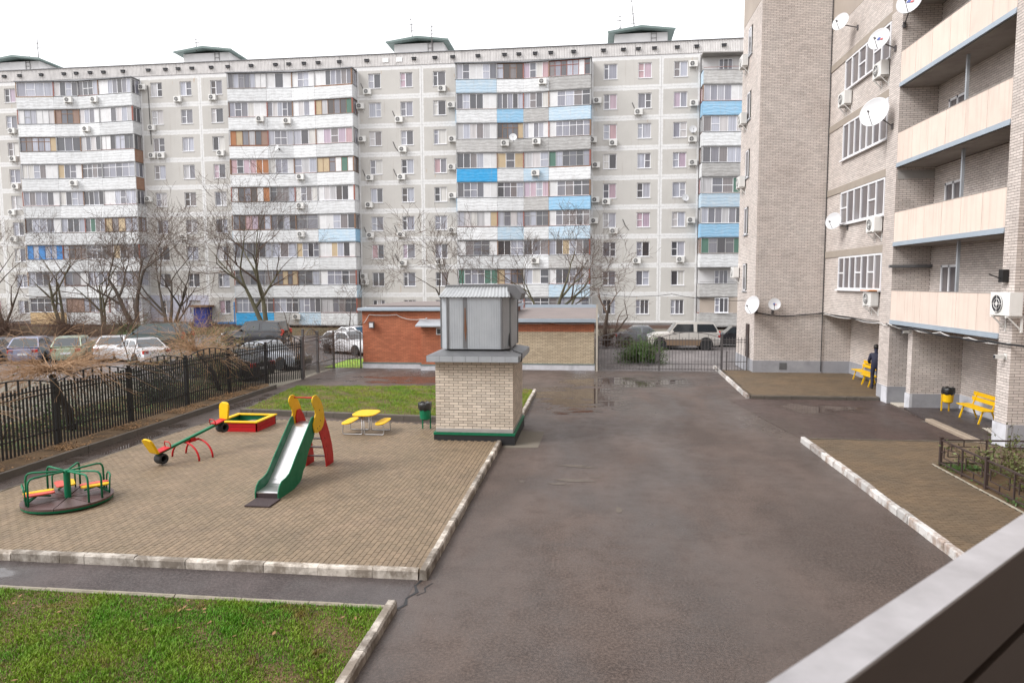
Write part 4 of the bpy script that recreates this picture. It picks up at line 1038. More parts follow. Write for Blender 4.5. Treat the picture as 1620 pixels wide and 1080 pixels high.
b = MB(); T = Matrix.Translation((0, .70, 0)) @ Matrix.Rotation(R(45), 4, 'Z'); b.box(-10, 12.5, -9, -.9, 0, 26, T=T); b.build('corner_block', M['brick_mass'], rb)
# ================================================================ LOW RED AND BEIGE BRICK BUILDING
ub = thing('utility_building', 'low flat-roofed red and beige brick utility building behind the vent tower', 'building', (0, 0, 0))
for nm, a, mt in (('red_wall', (-12.1+d, -4.6, 35+d, 44, 0, 3.05), 'mortar_red'), ('beige_wall', (-4.6, .12-d, 35+d, 47, 0, 2.5), 'mortar'), ('porch_wall', (-8.75+d, -7.2, 34.3+d, 35, 0, 2.25), 'mortar_red')):
    b = MB(); b.box(*a); b.build(nm, M[mt], ub)
blocks(bricks('S', 35, -12.1, -4.6, .30, 3.05)+bricks('W', -12.1, 35, 40, .3, 3.05)+bricks('S', 34.3, -8.75, -7.2, .3, 2.25, [(-7.95, -7.3, 1.85, 2.2)])+bricks('E', .12, 35, 47, 1.98, 2.5)+bricks('S', 35, -4.6, .12, 1.98, 2.5)+bricks('W', -8.75, 34.3, 35, .3, 2.25), 'red_brick', M['brick_red'], M['brick_red'], ub, 0, 'red_brick_field', drop='')
blocks(bricks('S', 35, -4.6, .12, .33, 1.98)+bricks('E', .12, 35, 47, .33, 1.98), 'beige_brick', M['brick_beige'], M['brick_beige'], ub, 0, 'beige_brick_field', drop='')
b = MB(); b.box(-12.13, -8.7, 34.96, 35.1, 0, .26); b.box(-8.78, -7.17, 34.26, 34.4, 0, .26); b.box(-7.2, .15, 34.96, 35.1, 0, .29); b.build('plinth', M['plinth_white'], ub)
b = MB(); b.box(-12.14, -8.74, 34.94, 35.1, .26, .32); b.box(-8.79, -7.16, 34.24, 34.4, .26, .32); b.box(-7.2, .16, 34.94, 35.1, .29, .335); b.build('drip_or_shade_edge', M['roof_green'], ub)
b = MB(); b.box(-12.3, -4.4, 34.8, 44.2, 3.06, 3.2); b.build('roof', M['metal_blue'], ub)
b = MB(); b.box(-12.2, -4.5, 36, 43.9, 3.2, 3.30); b.build('roof_cover', M['roof_felt'], ub)
b = MB(); b.add([(-4.6, 34.75, 2.62), (.3, 34.75, 2.62), (.3, 47.2, 2.78), (-4.6, 47.2, 2.78)], [(0, 1, 2, 3)]); b.box(-4.6, .3, 34.74, 47.2, 2.5, 2.6); b.build('roof_cover', M['roof_felt'], ub)
b = MB(); b.box(-4.6, .34, 34.68, 34.75, 2.48, 2.66); b.box(.28, .34, 34.75, 47.2, 2.48, 2.74); b.box(-4.6, .34, 47.0, 47.25, 2.7, 2.98); b.build('roof_edge', M['metal_blue'], ub)
b = MB(); b.add([(-8.95, 33.9, 2.28), (-7.0, 33.9, 2.28), (-7.0, 33.9, 2.34), (-8.95, 33.9, 2.34), (-8.95, 35.0, 2.62), (-7.0, 35.0, 2.62), (-7.0, 35, 2.55), (-8.95, 35, 2.55)], [(0, 1, 2, 3), (3, 2, 5, 4), (0, 7, 6, 1), (0, 3, 4, 7), (1, 6, 5, 2)]); b.build('porch_roof', M['zinc'], ub)
b = MB(); b.box(-7.95, -7.3, 34.28, 34.32, 1.85, 2.2); w_ = b.build('window', M['white_pvc'], ub); b = MB(); b.box(-7.9, -7.35, 34.27, 34.285, 1.9, 2.15); b.build('pane', M['glass_k'], w_)
cable([(-12.0, 34.93, 2.4), (-11.7, 34.92, 2.85), (-10.2, 34.92, 2.85), (-9.6, 34.92, 2.62), (-8.9, 34.9, 2.62), (-8.4, 34.2, 2.72)], .018, 'cable_white', 'white cable looping below the roof of the red brick building', wob=.04)
cable([(-4.5, 34.9, 2.46), (-2, 34.9, 2.43), (.1, 34.9, 2.42)], .014, 'cable_white', 'white cable along the top of the beige brick wall', wob=.05)
q = thing('wall_lamp', 'grey floodlight on the left end of the red brick wall', 'lamp', (-11.55, 35, 2.35)); b = MB(); b.box(-.14, .14, -.22, -.08, -.2, .12); b.build('housing', M['iron_grey'], q); b = MB(); b.bar((0, 0, .1), (0, -.15, .1), .04); b.build('bracket', M['iron_grey'], q); b = MB(); b.box(-.10, .10, -.235, -.22, -.16, .06); b.build('lens', M['lamp_white'], q)

# ================================================================ VENTILATION TOWER
vt = thing('ventilation_tower', 'beige brick ventilation shaft with a grey metal hood beside the drive', 'ventilation shaft', (0, 0, 0))
x0, x1, y0, y1 = -4.34, -2.16, 18.55, 21.15
b = MB(); b.box(x0+d, x1-d, y0+d, y1, 0, 2.32); b.build('shaft_wall', M['mortar'], vt)
blocks(bricks('S', y0, x0, x1, .44, 2.32)+bricks('E', x1, y0, y1, .44, 2.32)+bricks('W', x0, y0, y1, .44, 2.32), 'brick', M['brick_t'], M['brick_ts'], vt, 300, 'brick_field', drop='')
b = MB(); b.box(x0-.0, x1+.0, y0-.03, y1+.03, .34, .44); b.build('concrete_base', M['concrete'], vt)
b = MB(); b.box(x0-.05, x1+.05, y0-.06, y1+.05, 0, .27); b.build('base_band', M['cable'], vt)
b = MB(); b.box(x0-.06, x1+.06, y0-.075, y1+.06, .27, .33); b.build('green_rim', M['green_paint'], vt)
cx, cy = (x0+x1)/2, (y0+y1)/2
b = MB(); b.box(x0-.20, x1+.20, y0-.22, y1+.2, 2.33, 2.50)
V0 = [(x0-.20, y0-.22), (x1+.20, y0-.22), (x1+.20, y1+.2), (x0-.20, y1+.2)]; V1 = [(x0+.25, y0+.25), (x1-.25, y0+.25), (x1-.25, y1-.3), (x0+.25, y1-.3)]
b.add([(x, y, 2.501) for x, y in V0]+[(x, y, 2.62) for x, y in V1], [(0, 1, 5, 4), (1, 2, 6, 5), (2, 3, 7, 6), (3, 0, 4, 7), (4, 5, 6, 7)]); b.build('cap', M['zinc_dark'], vt)
for i in range(7):
    xa = x0-.19+i*.365; b = MB(); b.box(xa, xa+.355, y0-.228, y0-.221, 2.335, 2.495); b.build('cap_flashing', M['zinc'], vt)
for i in range(8):
    ya = y0-.2+i*.372; b = MB(); b.box(x1+.201, x1+.208, ya, ya+.36, 2.335, 2.495); b.build('cap_flashing', M['zinc'], vt)
# octagonal drum with fine vertical ribs
hx, hy, ch = .98, 1.15, .22
oc = [(-hx+ch, -hy), (hx-ch, -hy), (hx, -hy+ch), (hx, hy-ch), (hx-ch, hy), (-hx+ch, hy), (-hx, hy-ch), (-hx, -hy+ch)]
b = MB(); b.prism([(cx+a*.97, cy+c*.97) for a, c in oc], lambda x, y: (x, y, 2.68), lambda x, y: (x, y, 4.1)); b.build('hood_core', M['zinc_dark'], vt)
for i in range(8):
    a, c = Vector(oc[i]+(0,)), Vector(oc[(i+1) % 8]+(0,)); L = (c-a).length; dd = (c-a).normalized(); nn = Vector((dd.y, -dd.x, 0))
    n = max(4, int(L/.035)); b = MB(); V = []
    for j in range(n+1):
        p = Vector((cx, cy, 0))+a+dd*(.012+(L-.024)*j/n)+nn*(.003 if j % 2 else 0); V += [(p.x, p.y, 2.66), (p.x, p.y, 4.12)]
    b.add(V, [(2*j, 2*j+2, 2*j+3, 2*j+1) for j in range(n)]); b.build('hood_panel', M['zinc'], vt)
    p = Vector((cx, cy, 0))+a; b = MB(); b.bar((p.x, p.y, 2.66), (p.x, p.y, 4.12), .05); b.build('corner_strip', M['zinc_dark'], vt)
b = MB(); b.prism([(-.27, 3.80), (-.245, 3.82), (-.235, 3.5), (-.215, 3.25), (-.23, 3.0), (-.245, 2.86), (-.26, 2.95), (-.285, 3.2), (-.275, 3.5)], lambda x, z: (cx+x, cy-hy-.013, z), lambda x, z: (cx+x, cy-hy-.006, z)); b.build('rust_stain', M['rust'], vt)
b = MB(); b.box(cx-.32, cx-.20, cy-hy-.008, cy-hy+.002, 2.68, 4.1); b.build('seam_strip', M['zinc_dark'], vt)
b = MB(); b.prism([(cx+a*.9, cy+c*.9) for a, c in oc], lambda x, y: (cx+(x-cx)*.93, cy+(y-cy)*.93, 2.58), lambda x, y: (x*1.0, y, 2.68)); b.build('hood_foot', M['zinc_dark'], vt)
b = MB(); n = 40; V = []
for j in range(n+1):
    u = j/n; z = .018 if j % 2 else 0
    V += [(cx-hx-.03+(2*hx+.06)*u, cy-hy-.06, 4.10+z), (cx-hx+.08+(2*hx-.16)*u, cy-.62, 4.38+z)]
b.add(V, [(2*j, 2*j+2, 2*j+3, 2*j+1) for j in range(n)])
b.add([(cx-hx-.03, cy-hy-.06, 4.10), (cx-hx+.08, cy-.62, 4.38), (cx-hx+.08, cy+.62, 4.38), (cx-hx-.03, cy+hy+.06, 4.10), (cx+hx+.03, cy-hy-.06, 4.10), (cx+hx-.08, cy-.62, 4.38), (cx+hx-.08, cy+.62, 4.38), (cx+hx+.03, cy+hy+.06, 4.10)], [(0, 1, 2, 3), (4, 7, 6, 5), (1, 5, 6, 2), (3, 2, 6, 7)]); b.build('hood_roof', M['zinc_corr'], vt)
b = MB(); b.box(cx-hx+.06, cx+hx-.06, cy-.64, cy+.64, 4.38, 4.44); b.build('roof_cap', M['zinc_dark'], vt)
b = MB(); b.prism([(0, 4.10), (.34, 4.02), (.40, 4.2), (.22, 4.42), (0, 4.44)], lambda x, z: (cx+hx-.08+x, cy-.9, z), lambda x, z: (cx+hx-.08+x, cy+.4, z)); b.build('side_cowl', M['zinc_dark'], vt)
b = MB(); b.tube([(cx+hx-.05, cy-.9, 3.4), (cx+hx-.02, cy-1.0, 2.75), (x1+.02, y0+.1, 2.62), (x1+.26, y0-.05, 2.56), (x1+.25, y0-.1, 2.36), (x1+.1, y0-.12, 2.34)], .02, 6); b.build('cable', M['cable'], vt)

# ================================================================ FENCES AND GATES
def fence_panel(root, a, b_, h, arch, pitch, pm_, mt, z0=.08, rails=(.25, .85)):
    a = Vector(a+(0,)); b_ = Vector(b_+(0,)); L = (b_-a).length; n = int(L/pitch); dr = (b_-a).normalized()
    for i in range(1, n):
        u = i/n; p = a.lerp(b_, u); hh = h+(arch*math.sin(math.pi*u) if i % 3 == 0 else .0)
        o = put('picket', pm_, root, loc=(p.x, p.y, z0)); o.scale = (1, 1, hh); o.rotation_euler.z = math.atan2(dr.y, dr.x)
    m = MB()
    for r in rails: m.bar(a+Vector((0, 0, z0+h*r)), b_+Vector((0, 0, z0+h*r)), .03)
    m.bar(a+Vector((0, 0, z0+h-.12)), b_+Vector((0, 0, z0+h-.12)), .03)
    if arch:
        P = [a.lerp(b_, k/12)+Vector((0, 0, z0+h+arch*math.sin(math.pi*k/12))) for k in range(13)]
        m.tube(P, .018, 5)
    m.build('rail', M[mt], root)
pk = MB(); pk.box(-.018, .018, -.018, .018, 0, 1); PK = pk.mesh('picket', M['iron_black']); pk2 = MB(); pk2.box(-.010, .010, -.010, .010, 0, 1); PK2 = pk2.mesh('picket', M['iron_grey'])
def post(root, x, y, h, w, mt, z0=.0, nm='post'):
    m = MB(); m.box(x-w/2, x+w/2, y-w/2, y+w/2, z0, z0+h); m.box(x-w/2-.01, x+w/2+.01, y-w/2-.01, y+w/2+.01, z0+h, z0+h+.03); m.build(nm, M[mt], root)
fn = thing('picket_fence', 'long black iron picket fence with arched tops along the left of the playground', 'fence', (0, 0, 0))
PY = [(-14.6, 8.0), (-14.62, 11.0), (-14.64, 14.0), (-14.66, 17.0), (-14.64, 20.0), (-14.6, 23.0), (-14.5, 25.75), (-14.3, 28.5)]
for i, p in enumerate(PY):
    post(fn, p[0], p[1], 1.86, .08, 'iron_black', .05)
    if i: fence_panel(fn, PY[i-1], p, 1.72, .24, .12, PK, 'iron_black', .1)
post(fn, -13.55, 30.6, 2.0, .12, 'iron_grey', 0); fence_panel(fn, (-14.3, 28.5), (-13.55, 30.6), 1.75, .35, .115, PK, 'iron_black', .06)
sg = thing('side_gate', 'narrow grey iron gate with arched top left of the red brick building', 'gate', (0, 0, 0))
post(sg, -13.75, 31.2, 2.3, .10, 'iron_grey'); post(sg, -13.75, 32.9, 2.1, .12, 'iron_grey'); fence_panel(sg, (-13.7, 31.25), (-13.75, 32.85), 1.9, .3, .12, PK2, 'iron_grey', .08)
f2 = thing('picket_fence', 'short grey iron fence with arched top joining the red brick building', 'fence', (0, 0, 0))
fence_panel(f2, (-13.75, 32.95), (-13.7, 34.9), 1.8, .0, .12, PK2, 'iron_grey', .05); post(f2, -13.7, 34.95, 1.95, .08, 'iron_grey'); fence_panel(f2, (-13.66, 34.95), (-12.25, 34.95), 1.8, .35, .13, PK2, 'iron_grey', .05); post(f2, -12.22, 34.95, 1.9, .06, 'iron_grey')
vg = thing('vehicle_gate', 'wide double-leaf iron gate with arched top closing the drive', 'gate', (0, 0, 0))
post(vg, .25, 34.7, 3.35, .09, 'concrete_light', 0, 'gate_post'); post(vg, 6.42, 34.7, 1.9, .07, 'iron_grey', 0, 'gate_post')
for a, c, nm in ((.33, 3.33, 'leaf'), (3.39, 6.37, 'leaf')):
    fence_panel(vg, (a, 34.7), (c, 34.7), 1.66, .28, .152, PK2, 'iron_grey', .07, rails=(.05, .2))
    for x in (a, c): post(vg, x, 34.7, 1.72, .04, 'iron_grey', .05, 'leaf_post')
b = MB(); b.box(3.2, 3.34, 34.62, 34.68, .55, .95); b.build('lock_box', M['iron_grey'], vg)
wg = thing('wicket_gate', 'small iron wicket gate between the drive gate and the brick block', 'gate', (0, 0, 0))
fence_panel(wg, (6.48, 34.7), (7.62, 34.7), 1.62, 0, .14, PK2, 'iron_grey', .14); post(wg, 7.62, 34.7, 1.72, .05, 'iron_grey', .1); post(wg, 6.62, 34.5, .95, .04, 'iron_grey', .1)
# flower bed fence: tubes with nested rectangles
bf = thing('flower_bed_fence', 'low brown iron fence of nested rectangles round the rose bed', 'fence', (0, 0, 0))
def bed_panel(a, c, z0=.135, h=.62):
    a = Vector(a+(z0,)); c = Vector(c+(z0,)); dd = c-a; U = Vector((0, 0, 1)); m = MB()
    P = lambda u, z: a+dd*u+U*(z*h)
    m.bar(P(0, 1), P(1, 1), .035); m.bar(P(0, .12), P(1, .12), .03)
    for k in range(2):
        o = k*.5; R_ = [(o+.08, .35), (o+.42, .35), (o+.42, .75), (o+.08, .75)]
        for i in range(4): m.bar(P(*R_[i]), P(*R_[(i+1) % 4]), .02)
        m.bar(P(o+.25, .75), P(o+.25, 1), .02); m.bar(P(o+.25, .12), P(o+.25, .35), .02); m.bar(P(o, .55), P(o+.08, .55), .02); m.bar(P(o+.42, .55), P(o+.5, .55), .02)
    m.bar(P(.5, .0), P(.5, 1), .03); m.build('panel', M['iron_brown'], bf)
BP = [(10.25, 17.0), (8.22, 16.95), (8.24, 15.1), (8.26, 13.2), (8.28, 11.3)]
for i, p in enumerate(BP):
    post(bf, p[0], p[1], .70, .06, 'iron_brown', .1)
    if i: bed_panel(BP[i-1], p)
bed_panel((10.25, 17.0), (10.3, 14.8)); post(bf, 10.3, 14.8, .7, .06, 'iron_brown', .1); bed_panel((10.3, 14.8), (10.3, 12.6)); post(bf, 10.3, 12.6, .7, .06, 'iron_brown', .1)
# ================================================================ PLAYGROUND THINGS
def arc(c, a0, a1, r, n, pl): return [pl(c[0]+r*math.cos(R(a0+(a1-a0)*i/n)), c[1]+r*math.sin(R(a0+(a1-a0)*i/n))) for i in range(n+1)]
# --- merry-go-round
mg = thing('merry_go_round', 'green roundabout with yellow and red seats on a brown deck', 'roundabout', (-10.48, 12.32, ZP))
b = MB(); b.lathe([(.79, .035), (.80, .075), (.77, .08), (.77, .035)], 40); b.build('rim', M['green_paint'], mg, smooth=False)
for i in range(8):
    a0, a1 = R(i*45+22.5), R((i+1)*45+22.5); n = 6; P = [(.04*math.cos((a0+a1)/2), .04*math.sin((a0+a1)/2))]+[(.80*math.cos(a0+.008+(a1-a0-.016)*j/n), .80*math.sin(a0+.008+(a1-a0-.016)*j/n)) for j in range(n+1)]
    b = MB(); b.prism(P, lambda x, y: (x, y, .078), lambda x, y: (x, y, .118)); b.build('deck_plate', M['deck'], mg)
b = MB(); b.lathe([(.3, 0), (.3, .06), (.06, .06), (.06, .66), (.05, .68), (0, .68)], 18); b.build('hub', M['green_paint'], mg)
for k, a in enumerate((2, 68, 112, 158, 202, 248, 338)):
    c, s_ = math.cos(R(a)), math.sin(R(a)); L = lambda r, z: (r*c, r*s_, z)
    b = MB(); b.tube([L(.03, .65), L(.60, .66), L(.67, .645), L(.71, .60), L(.725, .53), L(.73, .12)], .020, 8); b.build('handrail', M['green_paint'], mg, smooth=True)
for k, a in enumerate((225, 135, 45)):
    T = Matrix.Rotation(R(a), 4, 'Z')
    st = MB(); st.bar(T @ Vector((.28, 0, .20)), T @ Vector((.62, 0, .27)), .03); st.bar(T @ Vector((.7, -.1, .13)), T @ Vector((.5, 0, .25)), .03); st.bar(T @ Vector((.7, .1, .13)), T @ Vector((.5, 0, .25)), .03)
    so = st.build('seat', M['green_paint'], mg)
    for sgn, m in ((-1, 'yellow_paint'), (1, 'seat_red')):
        q = MB(); P = [(.22, .03), (.28, .005), (.66, .005), (.73, .04), (.73, .13), (.66, .17), (.28, .16), (.22, .12)]
        q.prism([(x, sgn*(y+.006)) for x, y in P][::sgn], lambda x, y: T @ Vector((x, y, .275)), lambda x, y: T @ Vector((x, y, .305))); q.build('seat_board', M[m], so, bevel=.006)
    q = MB(); q.tube([T @ Vector(p) for p in ((.70, -.2, .12), (.72, -.2, .42), (.735, -.15, .47), (.745, 0, .48), (.735, .15, .47), (.72, .2, .42), (.70, .2, .12))], .016, 8); q.build('backrest', M['green_paint'], so, smooth=True)
# --- seesaw
ss = thing('seesaw', 'green seesaw with yellow seat backs and red arched legs', 'seesaw', (-10.08, 16.0, ZP), R(70))
for y, x in ((-.2, 0), (.2, 0)):
    b = MB(); P = [(-.5*math.cos(R(t)), y+.0*t, .42*math.sin(R(t))) for t in range(0, 181, 12)]
    T = Matrix.Rotation(R(90), 4, 'Z'); b.tube([T @ Vector(p) for p in P], .024, 8); b.build('leg', M['red_paint'], ss, smooth=True)
b = MB(); b.bar((-.2, 0, .43), (.2, 0, .43), .05); b.box(-.07, .07, -.06, .06, .40, .50); b.build('pivot', M['red_paint'], ss)
tl = R(-13)
TB = Matrix.Translation((0, 0, .52)) @ Matrix.Rotation(tl, 4, 'Y')
b = MB(); b.box(-1.0, 1.0, -.045, .045, -.03, .03, T=TB); bm_ = b.build('beam', M['green_paint'], ss, bevel=.008)
for sg_ in (-1, 1):
    b = MB(); b.box(min(sg_*.70, sg_*1.06), max(sg_*.70, sg_*1.06), -.12, .12, .032, .062, T=TB); st = b.build('seat', M['red_paint'], ss, bevel=.006)
    q = MB(); P = [(-.15, 0), (.15, 0), (.17, .30), (.15, .38), (.08, .42), (-.08, .42), (-.15, .38), (-.17, .30)]
    q.prism(P, lambda y, z: TB @ Vector((sg_*(1.02+z*.30), y, .05+z)), lambda y, z: TB @ Vector((sg_*(1.08+z*.30), y, .05+z))); q.build('seat_back', M['yellow_paint'], ss, bevel=.012)
    q = MB(); q.tube([TB @ Vector((sg_*.68, y, z)) for y, z in ((-.10, .03), (-.11, .13), (-.07, .18), (.07, .18), (.11, .13), (.10, .03))], .013, 6); q.build('handle', M['red_paint'], ss, smooth=True)
    q = MB(); c = TB @ Vector((sg_*.93, 0, -.15)); TT = Matrix.Translation(c) @ Matrix.Rotation(R(90), 4, 'X')
    q.lathe([(.075, -.11), (.115, -.12), (.13, -.08), (.13, .08), (.115, .12), (.075, .11), (.07, .0), (.075, -.11)], 20, T=TT); q.build('tyre_buffer', M['tyre'], ss, smooth=True)
# --- sandbox
sb = thing('sandbox', 'small red sandbox with yellow rim boards and green inside', 'sandbox', (-10.48, 19.55, ZP))
w = .64; h = .30
for i in range(4):
    T = Matrix.Rotation(R(90*i), 4, 'Z')
    for z0, z1 in ((.0, .135), (.145, .27)):
        b = MB(); b.box(-w+.02, w-.02, -w+.02, -w+.05, z0, z1, T=T); b.build('side_board', M['red_paint'], sb)
    b = MB(); b.box(-w+.06, w-.06, -w+.052, -w+.07, .05, .27, T=T); b.build('inner_board', M['green_paint'], sb)
    b = MB(); P = [(-w-.02, -w-.02), (w+.02, -w-.02), (w-.13, -w+.13), (-w+.13, -w+.13)]; b.prism(P, lambda x, y: T @ Vector((x, y, .272)), lambda x, y: T @ Vector((x, y, .31))); b.build('rim_board', M['yellow_paint'], sb, bevel=.006)
b = MB(); n = 10; V = []
for i in range(n+1):
    for j in range(n+1): V.append((-.56+1.12*i/n, -.56+1.12*j/n, .08+.05*math.sin(i*1.1)*math.cos(j*.9)+rnd.uniform(0, .02)))
b.add(V, [(i*(n+1)+j, (i+1)*(n+1)+j, (i+1)*(n+1)+j+1, i*(n+1)+j+1) for i in range(n) for j in range(n)]); b.build('sand', M['sand'], sb, smooth=True)
# --- slide
sl = thing('slide', 'small green slide with steel chute, yellow side wings and red ladder', 'slide', (-6.57, 12.95, ZP))
GP = [(-.03, .0), (-.03, .15), (.03, .26), (.14, .335), (.35, .36), (.50, .40), (.64, .50), (.80, .64), (1.72, 1.34), (1.80, 1.36), (1.86, 1.32), (1.90, 1.05), (1.82, .88), (1.55, .66), (1.42, .52), (1.32, .33), (1.20, .27), (1.10, .12), (1.0, .06), (.86, .04), (.72, .0)]
YP = [(1.80, .98), (1.74, 1.10), (1.74, 1.19), (1.82, 1.29), (1.88, 1.40), (1.86, 1.50), (1.77, 1.60), (1.71, 1.70), (1.72, 1.77), (1.80, 1.83), (1.95, 1.83), (2.10, 1.75), (2.22, 1.64), (2.33, 1.48), (2.38, 1.32), (2.39, 1.17), (2.30, 1.04), (2.17, .97), (1.95, .94)]
_Y = [(1.76, 1.10), (1.84, .98), (1.98, .94), (2.12, 1.0), (2.20, 1.12), (2.24, 1.30), (2.24, 1.50), (2.20, 1.66), (2.13, 1.78), (2.03, 1.83), (1.92, 1.81), (1.85, 1.74), (1.83, 1.64), (1.87, 1.55), (1.93, 1.46), (1.94, 1.34), (1.90, 1.22)]
RP = [(2.05, 1.0), (2.0, 1.3), (2.08, 1.45), (2.25, 1.45), (2.42, 1.29), (2.58, 1.05), (2.73, .79), (2.87, .48), (2.94, .2), (2.95, 0), (2.5, 0), (2.44, .3), (2.3, .63), (2.11, .95)]
_R = [(1.98, 1.02), (2.02, 1.38), (2.10, 1.45), (2.22, 1.42), (2.45, 1.05), (2.64, .62), (2.76, .25), (2.78, 0), (2.46, 0), (2.43, .10), (2.47, .22), (2.36, .58), (2.16, .95)]
for sx in (-1, 1):
    for P, m, nm, xo in ((GP, 'green_paint', 'side_panel', .245), (YP, 'yellow_paint', 'wing', .275), (RP, 'red_paint', 'ladder_panel', .25)):
        b = MB(); xa, xb_ = sx*xo-.012, sx*xo+.012
        b.prism(P if True else P, lambda y, z: (xa, y, z), lambda y, z: (xb_, y, z)); o = b.build(nm, M[m], sl, bevel=.005)
        if nm != 'side_panel':
            bo = MB(); TT = lambda y, z: Matrix.Translation((sx*(xo+.014), y, z)) @ Matrix.Rotation(R(90*sx), 4, 'Y')
            for (y, z) in (((1.95, 1.05), (2.08, 1.08), (2.14, 1.2), (2.1, 1.45)) if nm == 'wing' else ((2.3, .95), (2.42, .72), (2.5, .5), (2.58, .28))): bo.lathe([(0, .006), (.013, .004), (.015, 0)], 8, T=TT(y, z))
            bo.build('bolts', M['iron_black'], o)
b = MB(); P = [(0, .13), (.05, .14), (.40, .155), (.50, .18), (.62, .25), (1.76, 1.13), (1.84, 1.16), (1.95, 1.165)]
V = [(x, y, z) for y, z in P for x in (-.23, .23)]; V += [(x, y, z-.012) for y, z in P for x in (-.23, .23)]; k = len(P)
b.add(V, [(2*i, 2*i+1, 2*i+3, 2*i+2) for i in range(k-1)]+[(2*k+2*i, 2*k+2*i+2, 2*k+2*i+3, 2*k+2*i+1) for i in range(k-1)]+[(0, 2*k, 2*k+1, 1)]); b.build('chute', M['steel'], sl)
b = MB(); b.box(-.235, .235, -.005, .03, .02, .115); b.build('chute_front', M['rubber'], sl)
b = MB(); b.box(-.23, .23, 1.95, 2.2, 1.14, 1.165); b.build('platform', M['deck'], sl)
for z, y in ((.22, 2.62), (.46, 2.52), (.70, 2.40), (.94, 2.26)): b = MB(); b.box(-.24, .24, y-.05, y+.05, z, z+.022); b.build('step', M['deck'], sl)
b = MB(); b.tube([(-.285, 1.98, 1.76), (.285, 1.98, 1.76)], .016, 8); b.build('crossbar', M['red_paint'], sl)
b = MB(); b.box(-.26, .26, -.52, -.03, 0, .03); tag(b.build('rubber_mat', M['rubber'], None, bevel=.004, loc=(-6.53, 12.95, ZP+.002)), 'dark rubber mat at the foot of the slide', 'mat')
# --- picnic table
pt = thing('picnic_table', 'yellow children\'s table with two yellow benches on steel tubes', 'table', (-6.57, 19.18, ZP))
def slab(w_, h_, z0, z1, m, nm, par, cx_=0, e=3.2, rot=0):
    P = []
    for i in range(28):
        t = 2*math.pi*i/28; c, s_ = math.cos(t), math.sin(t)
        P.append((cx_+w_*math.copysign(abs(c)**(2/e), c), h_*math.copysign(abs(s_)**(2/e), s_)))
    b = MB(); b.prism(P, lambda x, y: (x, y, z0), lambda x, y: (x, y, z1)); return b.build(nm, M[m], par, bevel=.008)
slab(.35, .47, .57, .60, 'yellow_paint', 'table_top', pt, e=3.4)
for cx_ in (-.50, .50): slab(.15, .50, .33, .36, 'yellow_paint', 'bench_seat', pt, cx_, 3.0)
for y in (-.32, .32):
    for sx in (-1, 1):
        b = MB(); b.tube([(sx*.03, y, .57), (sx*.03, y, .06), (sx*.05, y, .025), (sx*.10, y, .02), (sx*.55, y, .02), (sx*.60, y, .03), (sx*.62, y, .08), (sx*.60, y, .28), (sx*.58, y, .325), (sx*.40, y, .325)], .015, 7); b.build('leg', M['steel_tube'], pt, smooth=True)
# --- bins
def bin_(loc, m, label, legs=2):
    q = thing('litter_bin', label, 'bin', loc)
    b = MB(); b.lathe([(.10, .30), (.155, .34), (.17, .62), (.175, .72), (.16, .72), (.15, .36), (0, .34)], 16); b.build('bucket', M[m], q)
    b = MB(); prof = [(.178, .60), (.20, .66), (.205, .76), (.195, .82), (.165, .83), (.14, .78), (.12, .6), (0, .55)]
    V = []
    for r_, z_ in prof:
        for j in range(18):
            t = 2*math.pi*j/18; k = 1+(.05*math.sin(j*3.3)+rnd.uniform(-.03, .03))*(1 if r_ > .1 else 0); V.append((r_*k*math.cos(t), r_*k*math.sin(t), z_+.02*math.sin(j*2.1)))
    b.add(V, [(i*18+j, i*18+(j+1) % 18, (i+1)*18+(j+1) % 18, (i+1)*18+j) for i in range(len(prof)-1) for j in range(18)]); b.build('bin_bag', M['bag'], q, smooth=True)
    for x in (-.12, .12): b = MB(); b.bar((x, .16, 0), (x, .16, .6), .035); b.build('leg', M[m], q)
    b = MB(); b.bar((-.12, .16, .35), (.12, .16, .35), .03); b.build('crossbar', M[m], q)
bin_((-4.95, 19.75, ZP), 'green_paint', 'green litter bin with black bag beside the vent tower')
bin_((12.05, 24.55, .06), 'yellow_paint', 'yellow litter bin with black bag in the brick porch')
# --- benches
def bench(loc, rz, label, L=1.5, back=True):
    q = thing('bench', label, 'bench', loc, rz)
    for i, y in enumerate((-.20, -.06, .08)): b = MB(); b.box(-L/2, L/2, y-.06, y+.06, .42, .455); b.build('seat_board', M['yellow_paint'], q, bevel=.006)
    if back:
        for z in (.56, .72): b = MB(); b.box(-L/2, L/2, .20+(z-.5)*.25, .235+(z-.5)*.25, z, z+.13); b.build('back_board', M['yellow_paint'], q, bevel=.006)
    for x in (-L/2+.2, L/2-.2):
        b = MB(); b.bar((x, -.24, 0), (x, -.12, .42), .04); b.build('leg', M['yellow_paint'], q); b = MB(); b.bar((x, .28, 0), (x, .12, .42), .04); b.build('leg', M['yellow_paint'], q)
        if back: b = MB(); b.bar((x, .13, .40), (x, .285, .86), .035); b.build('back_post', M['yellow_paint'], q)
bench((12.15, 22.95, .065), R(-90), 'yellow slatted bench with backrest in the near brick porch')
bench((11.85, 31.3, .13), R(-90), 'yellow bench with backrest under the overhang behind the person')
bench((11.62, 29.9, .13), R(-90), 'low backless yellow bench beside the person', 1.1, False)
